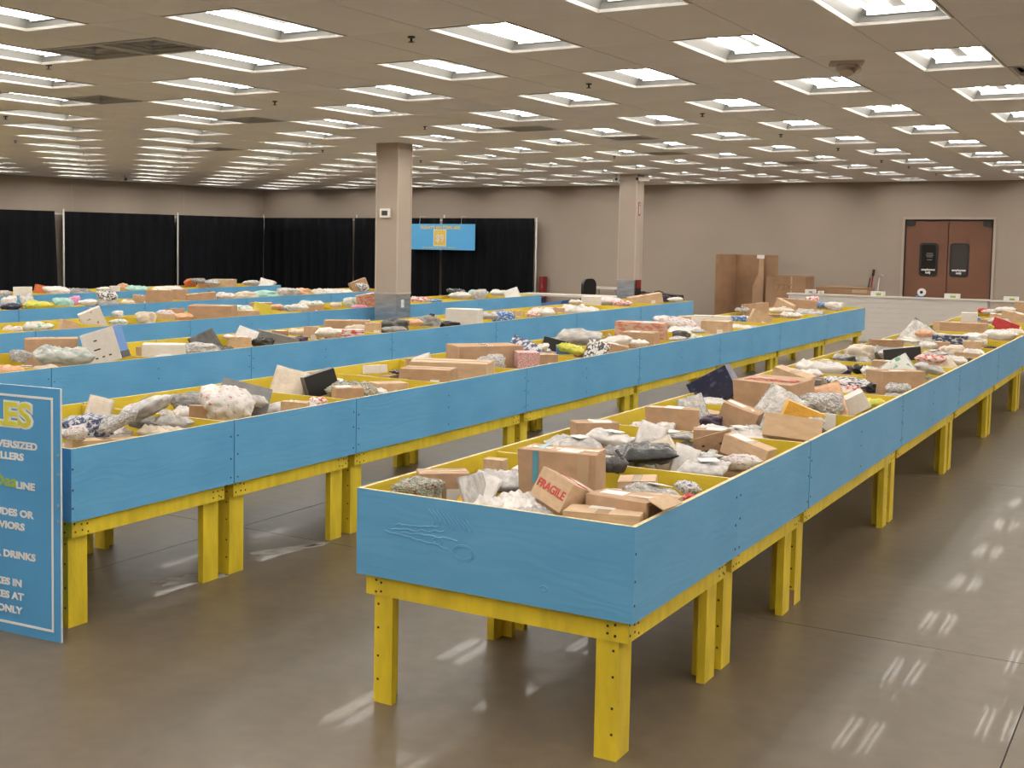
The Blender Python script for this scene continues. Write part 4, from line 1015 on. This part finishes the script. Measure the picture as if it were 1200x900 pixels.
A3 = [('box', 758, 476, 818, 500, C, dict(yaw=-8, dpt=.09)), ('bag', 780, 486, 816, 500, 'poly_white', {}), ('bag', 812, 494, 902, 508, 'poly_white', dict(dpt=.2)), ('cart', 796, 471, 813, 486, 'blackwhite_bag', dict(roll=10, dpt=.04)),
      ('env', 810, 465, 842, 494, 'clear_wrap', dict(roll=-20)), ('lump', 820, 484, 846, 498, 'purple_bag', {}), ('box', 838, 472, 880, 498, C, dict(roll=18, yaw=-12, dpt=.18)), ('env', 860, 455, 912, 496, 'clear_wrap', dict(roll=28, pitch=-35)),
      ('cart', 914, 474, 958, 496, 'yellow_mailer', dict(roll=22, dpt=.1)), ('lump', 909, 480, 942, 498, 'blackwhite_bag', {}), ('box', 897, 487, 918, 502, 'grey_board', {}), ('board', 902, 489, 968, 518, CL, dict(roll=6, pitch=-22, dpt=.14)),
      ('bag', 870, 495, 900, 506, 'poly_grey', {}), ('lump', 770, 492, 790, 503, 'poly_white', {})]
A4 = [('cart', 820, 434, 872, 470, 'navy_box', dict(roll=-30, yaw=-18, dpt=.12)), ('box', 872, 441, 944, 478, C, dict(yaw=-30, dpt=.34, extra=redmark, pitch=4)), ('box', 858, 449, 884, 466, CL, dict(roll=12)),
      ('bag', 848, 454, 884, 472, 'clear_wrap', {}), ('lump', 936, 455, 988, 482, 'silver_wrap', {}), ('env', 962, 450, 998, 484, 'peach_bag', dict(roll=-22)), ('board', 988, 460, 1020, 482, 'white_box', dict(roll=-30, dpt=.2)),
      ('bag', 1006, 464, 1040, 484, 'yellowgreen_bag', dict(roll=-10))]
A5 = [('box', 902, 432, 946, 452, CL, dict(roll=14, yaw=-20)), ('bag', 916, 428, 962, 447, 'poly_white', dict(dpt=.2)), ('cart', 944, 444, 962, 452, 'grey_board', {}), ('lump', 972, 440, 1020, 455, 'blackwhite_bag', {}),
      ('bag', 984, 448, 1010, 456, 'redwhite_bag', {}), ('lump', 1015, 447, 1026, 457, 'poly_black', {}), ('box', 960, 442, 985, 452, C, {}), ('box', 1028, 432, 1082, 462, C, dict(yaw=30, dpt=.26)), ('bag', 1040, 446, 1068, 462, 'silver_wrap', {})]
A6 = [('bag', 928, 418, 984, 436, 'poly_white', dict(dpt=.22)), ('lump', 982, 426, 998, 435, 'purple_bag', {}), ('bag', 999, 425, 1016, 434, 'poly_black', {}), ('bag', 1010, 427, 1030, 438, 'poly_white', {}),
      ('box', 1024, 422, 1056, 438, C, dict(dpt=.12)), ('env', 1052, 417, 1088, 452, 'green_white', dict(roll=-35, pitch=-30)), ('bag', 1072, 424, 1106, 442, 'poly_grey', dict(roll=14)), ('lump', 1030, 422, 1050, 430, 'poly_cream', {})]
A7 = [('lump', 990, 400, 1024, 421, 'poly_cream', {}), ('bag', 1022, 403, 1066, 420, 'poly_midgrey', {}), ('bag', 1030, 408, 1060, 420, 'floral_bag', {}), ('cart', 1038, 406, 1078, 422, 'black_box', dict(roll=-8, dpt=.25)),
      ('bag', 1074, 413, 1106, 427, 'redwhite_bag', {}), ('bag', 1102, 415, 1132, 428, 'poly_white', {}), ('env', 1108, 420, 1130, 436, 'poly_cream', dict(roll=-30)), ('bag', 976, 412, 996, 422, 'poly_grey', {}), ('lump', 1128, 417, 1142, 424, 'poly_dark', {})]
A8 = [('env', 1044, 372, 1078, 402, 'clear_wrap', dict(roll=42)), ('bag', 1073, 385, 1094, 403, 'peach_bag', {}), ('lump', 1072, 382, 1083, 390, 'red_bag', {}), ('box', 1018, 397, 1052, 407, CD, {}), ('cart', 1094, 392, 1132, 407, 'photo_box', dict(dpt=.1, yaw=-4)),
      ('box', 1092, 400, 1112, 412, C, {}), ('bag', 1078, 398, 1096, 413, 'poly_white', {}), ('lump', 1102, 403, 1128, 416, 'poly_cream', {}), ('box', 1130, 399, 1150, 412, CL, {}), ('bag', 1124, 407, 1152, 416, 'poly_white', {}), ('lump', 1156, 404, 1170, 415, 'poly_black', {})]
A9 = [('box', 1102, 377, 1151, 392, C, dict(yaw=-8)), ('lump', 1128, 388, 1158, 402, 'poly_white', {}), ('bag', 1155, 384, 1192, 404, 'poly_white', {}), ('lump', 1150, 378, 1162, 390, 'yellowgreen_bag', {}), ('cart', 1162, 375, 1190, 388, 'red_bag', dict(roll=20, dpt=.06)),
      ('box', 1094, 376, 1122, 383, CL, {}), ('cart', 1127, 366, 1144, 380, 'white_box', dict(yaw=-4)), ('lump', 1142, 370, 1150, 378, 'blue_bag', {}), ('bag', 1158, 371, 1182, 384, 'poly_grey', {}), ('box', 1172, 365, 1198, 380, CL, dict(roll=12)),
      ('box', 1150, 374, 1168, 382, C, {}), ('bag', 1170, 358, 1192, 370, 'poly_white', {}), ('bag', 1150, 360, 1162, 367, 'red_bag', {}), ('box', 1192, 354, 1204, 370, C, {}), ('bag', 1158, 361, 1176, 368, 'floral_bag', {}), ('bag', 1178, 384, 1200, 394, 'poly_cream', {})]
for L_ in (A1, A2, A3, A4, A5, A6, A7, A8, A9):
    for k, a, b, c, d, mn, kw in L_: H(0, k, a, b, c, d, mn, pin=L_ is A1, **kw)
B = [('bag', 70, 494, 102, 526, 'floral_bag', {}), ('lump', 78, 479, 134, 508, 'navy_bag', {}), ('env', 90, 467, 120, 496, 'poly_cream', dict(roll=15)), ('cart', 80, 509, 168, 526, CL, dict(z=-.01, dpt=.3, pitch=-6)), ('bag', 118, 478, 168, 508, 'silver_wrap', dict(roll=-25)),
     ('bag', 146, 461, 206, 510, 'poly_grey', dict(roll=-24, dpt=.26)), ('bag', 146, 482, 188, 510, 'poly_midgrey', dict(roll=10)), ('bag', 180, 482, 226, 506, 'poly_grey', {}), ('bag', 165, 494, 222, 510, 'poly_cream', {}),
     ('bag', 146, 471, 174, 482, 'pink_bag', {}), ('lump', 200, 458, 242, 476, 'poly_midgrey', {}), ('bag', 204, 472, 240, 480, 'poly_white', {}), ('box', 222, 474, 246, 488, C, {}), ('lump', 234, 448, 292, 492, 'print_bag', dict(dpt=.26)),
     ('cart', 252, 447, 312, 482, 'grey_board', dict(roll=16, dpt=.06, pitch=-30)), ('bag', 268, 456, 312, 484, 'poly_grey', dict(roll=12)), ('bag', 304, 465, 372, 488, 'poly_grey', dict(roll=-8)), ('box', 330, 469, 362, 483, CL, {}), ('bag', 363, 462, 386, 476, 'redwhite_bag', dict(roll=-14)),
     ('env', 310, 433, 352, 462, 'poly_cream', dict(roll=16)), ('box', 330, 436, 362, 460, C, dict(roll=14, dpt=.12)), ('cart', 360, 434, 398, 462, 'black_box', dict(roll=-18, dpt=.1)), ('bag', 382, 443, 442, 464, 'confetti_wrap', {}), ('box', 390, 452, 424, 465, C, {}),
     ('bag', 418, 450, 452, 466, 'print_bag', {}), ('box', 436, 446, 474, 460, CL, dict(dpt=.2)),
     ('box', 458, 429, 520, 456, C, dict(yaw=-14, dpt=.24, extra=smallprint)), ('box', 492, 421, 584, 444, CL, dict(yaw=-12, dpt=.34)), ('env', 488, 416, 512, 434, 'poly_white', dict(roll=-20)), ('box', 476, 420, 498, 432, C, {}), ('box', 528, 402, 607, 428, C, dict(yaw=22, dpt=.32)),
     ('lump', 548, 414, 582, 434, 'silver_wrap', {}), ('env', 590, 396, 628, 420, 'navy_bag', dict(roll=30)), ('cart', 604, 411, 630, 430, 'pinkprint_box', dict(dpt=.14)), ('bag', 618, 401, 642, 420, 'poly_white', dict(roll=-20)), ('box', 626, 414, 652, 428, C, {}),
     ('cart', 634, 397, 666, 412, 'black_box', dict(roll=12, dpt=.06)), ('bag', 652, 401, 684, 416, 'yellowgreen_bag', dict(roll=10)), ('cart', 652, 404, 668, 415, 'blue_box', {}), ('env', 680, 399, 706, 418, 'blackwhite_bag', dict(roll=20)), ('box', 702, 402, 736, 416, C, dict(roll=8)),
     ('bag', 647, 382, 700, 402, 'poly_grey', {}), ('box', 694, 390, 714, 404, C, dict(roll=40, dpt=.08)), ('bag', 700, 390, 742, 406, 'poly_white', dict(roll=-10)), ('box', 722, 376, 780, 394, 'red_box', dict(yaw=-12, dpt=.25)), ('box', 738, 388, 776, 402, C, {}), ('bag', 736, 396, 760, 406, 'print_bag', {}),
     ('lump', 788, 385, 806, 396, 'poly_dark', {}), ('bag', 800, 390, 824, 396, 'green_white', {}), ('bag', 764, 367, 812, 384, 'floral_bag', dict(roll=10)), ('box', 796, 370, 814, 382, CL, {}), ('bag', 782, 380, 828, 388, 'poly_white', {}), ('cart', 812, 369, 854, 384, 'print_bag', dict(yaw=-8)),
     ('box', 824, 375, 856, 388, CL, {}), ('cart', 852, 370, 870, 380, 'blue_bag', {}), ('bag', 850, 378, 880, 386, 'poly_white', {}), ('box', 872, 364, 896, 380, CL, dict(roll=25)), ('bag', 860, 359, 876, 369, 'poly_grey', {}), ('box', 872, 355, 900, 370, C, dict(roll=-6)), ('bag', 898, 358, 926, 370, 'poly_cream', {}),
     ('bag', 912, 364, 936, 376, 'print_bag', {}), ('box', 893, 368, 912, 375, CD, {}), ('box', 902, 350, 946, 364, C, dict(roll=4, dpt=.2)), ('lump', 943, 346, 958, 364, 'redwhite_bag', {}), ('bag', 957, 352, 978, 361, 'blue_bag', {}), ('lump', 976, 352, 994, 362, 'poly_white', {}), ('bag', 936, 360, 968, 366, 'poly_grey', {}),
     ('board', 906, 352, 926, 366, CL, dict(roll=24)), ('bag', 874, 384, 904, 390, 'poly_white', {})]
for k, a, b, c, d, mn, kw in B: H(1, k, a, b, c, d, mn, **kw)
Cr = [('lump', 12, 407, 33, 427, 'silver_wrap', {}), ('box', 31, 395, 90, 422, C, dict(yaw=-4, dpt=.2, z=-.06, pitch=0)), ('bag', 40, 401, 116, 432, 'camo_bag', dict(dpt=.22, z=.03, roll=4)), ('cart', 108, 384, 150, 424, 'white_box', dict(roll=-18, yaw=-20, dpt=.2, extra=bluefaces)), ('bag', 0, 425, 33, 437, 'peach_bag', {}), ('bag', 10, 430, 30, 436, 'print_bag', {}),
      ('cart', 168, 402, 216, 418, 'white_box', dict(dpt=.16)), ('box', 160, 406, 176, 417, CL, {}), ('lump', 208, 398, 258, 415, 'silver_wrap', {}), ('bag', 256, 403, 280, 412, 'poly_dark', {}), ('env', 232, 389, 266, 406, 'poly_dark', dict(roll=-24)), ('env', 264, 384, 290, 406, 'poly_white', dict(roll=20)), ('box', 270, 394, 294, 407, CL, {}),
      ('lump', 296, 393, 320, 406, 'poly_black', {}), ('board', 300, 390, 346, 404, 'grey_board', dict(roll=14)), ('bag', 286, 390, 304, 402, 'green_white', {}), ('lump', 350, 392, 368, 402, 'purple_bag', {}), ('box', 319, 387, 338, 394, CD, {}), ('bag', 338, 383, 360, 394, 'poly_cream', {}), ('box', 356, 382, 374, 397, CL, {}),
      ('bag', 370, 382, 400, 398, 'print_bag', {}), ('cart', 382, 385, 428, 398, 'redwhite_bag', dict(dpt=.25)), ('box', 374, 374, 426, 385, C, dict(dpt=.2)), ('bag', 404, 378, 432, 388, 'poly_cream', {}), ('box', 428, 378, 446, 390, CL, {}), ('lump', 443, 371, 479, 388, 'poly_dark', {}), ('bag', 448, 380, 476, 389, 'poly_midgrey', {}),
      ('bag', 476, 372, 500, 386, 'peach_bag', {}), ('lump', 488, 366, 516, 384, 'poly_midgrey', {}), ('lump', 500, 366, 508, 373, 'poly_black', {}), ('lump', 510, 375, 538, 384, 'poly_black', {}), ('cart', 526, 361, 566, 382, 'white_box', dict(yaw=-14, dpt=.28)), ('lump', 577, 361, 603, 376, 'blue_bag', {}), ('bag', 560, 364, 584, 376, 'poly_grey', {}),
      ('box', 598, 364, 612, 373, CL, {}), ('bag', 622, 359, 652, 370, 'poly_white', {}), ('bag', 616, 364, 632, 372, 'redwhite_bag', {}), ('bag', 658, 355, 702, 366, 'poly_white', dict(dpt=.25)), ('cart', 682, 347, 702, 358, 'white_box', {}), ('bag', 670, 350, 684, 357, 'print_bag', {}), ('bag', 700, 346, 728, 356, 'poly_white', {}),
      ('bag', 716, 350, 740, 358, 'redwhite_bag', {}), ('box', 738, 345, 776, 357, CL, dict(roll=-10)), ('lump', 782, 344, 794, 354, 'purple_bag', {}), ('bag', 770, 345, 786, 354, 'poly_grey', {}), ('bag', 794, 347, 812, 354, 'poly_white', {}), ('box', 640, 360, 660, 367, CL, {}), ('bag', 180, 412, 206, 418, 'poly_white', {})]
for k, a, b, c, d, mn, kw in Cr: H(2, k, a, b, c, d, mn, **kw)
D = [('bag', 0, 380, 22, 390, 'floral_bag', {}), ('bag', 27, 375, 62, 389, 'green_white', {}), ('box', 66, 375, 86, 387, CL, dict(roll=16)), ('box', 102, 361, 128, 382, 'print_bag', dict(roll=-22)), ('cart', 92, 360, 107, 380, C, dict(roll=40, dpt=.08)), ('bag', 128, 372, 150, 380, 'green_white', {}), ('lump', 137, 362, 149, 372, 'poly_white', {}),
     ('lump', 164, 362, 186, 378, 'poly_cream', {}), ('bag', 184, 362, 204, 374, 'floral_bag', {}), ('box', 195, 361, 214, 368, C, {}), ('bag', 200, 365, 226, 375, 'peach_bag', {}), ('box', 223, 357, 276, 374, C, dict(dpt=.25)), ('bag', 262, 355, 296, 371, 'green_white', {}), ('box', 270, 363, 296, 374, CL, {}), ('cart', 295, 355, 314, 372, 'yellow_box', dict(roll=14)),
     ('box', 292, 354, 316, 364, C, {}), ('bag', 316, 355, 332, 366, 'peach_bag', {}), ('lump', 326, 356, 346, 366, 'multi_bag', {}), ('bag', 340, 355, 362, 366, 'poly_white', {}), ('bag', 356, 350, 386, 363, 'green_white', {}), ('box', 355, 357, 378, 365, C, {}), ('bag', 386, 353, 400, 363, 'poly_cream', {}), ('lump', 403, 346, 421, 360, 'green_white', {}), ('cart', 420, 344, 442, 362, 'red_box', dict(roll=-10)),
     ('bag', 412, 356, 430, 362, 'pink_bag', {}), ('bag', 480, 346, 504, 354, 'redwhite_bag', {}), ('bag', 504, 349, 518, 355, 'blue_bag', {}), ('bag', 526, 340, 552, 352, 'poly_white', {}), ('lump', 530, 337, 550, 346, 'poly_black', {}), ('bag', 542, 338, 566, 350, 'teal_bag', {}), ('lump', 558, 338, 576, 350, 'poly_grey', {}), ('bag', 574, 338, 596, 349, 'poly_white', {}), ('env', 596, 338, 614, 350, 'poly_white', dict(roll=-20))]
for k, a, b, c, d, mn, kw in D: H(3, k, a, b, c, d, mn, **kw)
Er = [('lump', 0, 346, 17, 358, 'poly_white', {}), ('bag', 0, 353, 25, 362, 'navy_box', {}), ('env', 34, 344, 50, 360, 'clear_wrap', dict(roll=-20)), ('bag', 34, 350, 66, 361, 'yellowgreen_bag', {}), ('lump', 64, 347, 86, 360, 'teal_bag', {}), ('lump', 80, 346, 94, 358, 'pink_bag', {}), ('bag', 92, 349, 114, 359, 'poly_white', {}), ('lump', 112, 338, 134, 354, 'blackwhite_bag', {}),
      ('bag', 104, 349, 142, 358, 'poly_midgrey', {}), ('box', 156, 346, 180, 355, CL, dict(roll=6)), ('box', 172, 339, 202, 355, C, {}), ('box', 196, 339, 220, 352, C, {}), ('box', 222, 343, 256, 354, C, dict(roll=-6)), ('lump', 238, 340, 250, 347, 'poly_black', {}), ('bag', 254, 341, 278, 352, 'floral_bag', {}), ('lump', 276, 339, 302, 350, 'poly_cream', {}),
      ('lump', 300, 338, 330, 349, 'teal_bag', {}), ('lump', 325, 335, 348, 347, 'poly_grey', {}), ('lump', 340, 336, 364, 347, 'peach_bag', {}), ('lump', 360, 336, 376, 346, 'poly_white', {}), ('bag', 374, 337, 400, 345, 'poly_white', {}), ('bag', 392, 337, 416, 344, 'print_bag', {}), ('box', 418, 327, 438, 341, C, dict(roll=-22)), ('lump', 418, 330, 432, 341, 'blackwhite_bag', {}), ('bag', 142, 350, 158, 357, 'poly_white', {})]
for k, a, b, c, d, mn, kw in Er: H(4, k, a, b, c, d, mn, **kw)
Fr = [('lump', 0, 339, 14, 347, 'poly_grey', {}), ('cart', 16, 336, 37, 347, 'white_box', {}), ('cart', 40, 334, 53, 344, 'orange_bag', dict(roll=14)), ('lump', 54, 334, 82, 345, 'poly_white', {}), ('bag', 78, 336, 112, 344, 'poly_midgrey', {}), ('bag', 106, 335, 122, 344, 'poly_white', {}), ('cart', 129, 335, 140, 343, 'white_box', {}), ('lump', 138, 330, 151, 342, 'peach_bag', {}), ('bag', 149, 333, 174, 342, 'teal_bag', {}),
      ('lump', 215, 325, 229, 335, 'orange_bag', {}), ('bag', 224, 325, 242, 338, 'poly_midgrey', {}), ('lump', 232, 328, 244, 338, 'peach_bag', {}), ('bag', 240, 327, 258, 339, 'multi_bag', {}), ('box', 256, 327, 284, 338, CL, {}), ('bag', 284, 327, 304, 337, 'poly_grey', {}), ('env', 302, 327, 320, 338, 'poly_white', dict(roll=16)), ('bag', 316, 329, 334, 337, 'poly_white', {}), ('lump', 331, 328, 345, 336, 'poly_grey', {}), ('bag', 180, 333, 214, 340, 'poly_white', {})]
for k, a, b, c, d, mn, kw in Fr: H(5, k, a, b, c, d, mn, **kw)
# white sheet hung over a divider of the sixth row
pd = at_z(982, 486, RIM - .06); yd = Y0 + 3 * MOD - TH - .003
t = thing('paper_sheet', 'blank white sheet hung over a yellow bin divider', 'paper', (pd.x, yd, RIM - .17)); MB().box(-.075, .075, -.002, 0, 0, .158, 'label_white').obj('sheet', t); MB().box(-.075, .075, -.002, .022, .158, .160, 'label_white').obj('folded_edge', t)

# jumbled parcels deeper in every bin, too buried to tell apart, and loose parcels filling the gaps on top
def jumble(seed):
    rnd = random.Random(seed); mb = MB(); cols = [C, CL, CD, 'poly_white', 'poly_grey', 'poly_midgrey', 'poly_cream', 'poly_dark', 'clear_wrap']
    for k in range(38):
        x = rnd.uniform(-WID + .185, -.185); y = rnd.uniform(.185, MOD - .20); s = rnd.uniform(.09, .125); h = rnd.uniform(.04, .065)
        M_ = Matrix.Translation((x, y, rnd.uniform(.115, .14))) @ Matrix.Rotation(rnd.uniform(0, 3.1), 4, 'Z') @ Matrix.Rotation(rnd.uniform(-.16, .16), 4, 'X') @ Matrix.Rotation(rnd.uniform(-.16, .16), 4, 'Y')
        mb.box(-s, s, -s * .75, s * .75, -h, h * .2, rnd.choice(cols), M=M_)
    return mb.mesh('buried_parcels')
JM = [jumble(s) for s in range(5)]
fillers = [('bag', 'poly_white', 5), ('bag', 'poly_grey', 6), ('bag', 'poly_midgrey', 3), ('box', C, 5), ('box', CL, 4), ('bag', 'clear_wrap', 3), ('bag', 'poly_cream', 2), ('lump', 'silver_wrap', 1), ('lump', 'poly_white', 1), ('bag', 'print_bag', 1),
           ('bag', 'multi_bag', 1), ('box', 'white_box', 1), ('bag', 'poly_black', 1), ('lump', 'poly_dark', 1), ('bag', 'floral_bag', 1)]
pool = [(k, mn) for k, mn, w in fillers for _ in range(w)]
for r in range(6):
    for c_ in range(first_comp[r], NB):
        yb0 = RY[r] + c_ * MOD
        cpt = Vector((ROWX[r] - .6, yb0 + .6, RIM)); dd = cpt - Vector((0, 0, CAMZ)); uu = PX + FPX * dd.dot(R_RIGHT) / dd.dot(R_FWD)
        if not -90 < uu < 1280: continue
        j = link('buried_parcels', JM[(r * 5 + c_) % 5], None, (ROWX[r], yb0, PLYB + .022)); j['kind'] = 'stuff'
        tag(j, f"buried jumble of parcels, {where(r, c_)}", 'parcels', 'buried parcels at the bottom of the bins')
        fp = foot.setdefault((r, c_), []); want = {0: 11, 1: 8, 2: 6, 3: 4, 4: 3, 5: 3}[r] - (3 if c_ > 8 else 0); n = 0
        for tr in range(110):
            if n >= want: break
            k, mn = RI.choice(pool); w = RI.uniform(.11, .28); d = w * RI.uniform(.6, .85)
            x = ROWX[r] - RI.uniform(.05 + w * .55, WID - .05 - w * .55); y = yb0 + RI.uniform(.04 + w * .55, MOD - .06 - w * .55)
            h = RI.uniform(.04, .085) if k == 'bag' else RI.uniform(.05, .12)
            yw = RI.uniform(0, 6.28); ra_, rb_ = RI.uniform(-.1, .1), RI.uniform(-.1, .1); l3 = (x, y, LEVEL + .005 + .1 * w)
            for up in (0, .03, .06, .09):
                ob = make_obb(k, (x, y, l3[2] + up), (w, d, h), yw, ra_, rb_)
                if not any(penetration(ob, b_) > 0 for b_ in obbs.get((r, c_), [])): break
            else: continue
            l3 = (x, y, l3[2] + up)
            if l3[2] + h > RIM + .05: continue
            add_item(k, mn, l3, (w, d, h), yw, r, c_, ra_, rb_); n += 1
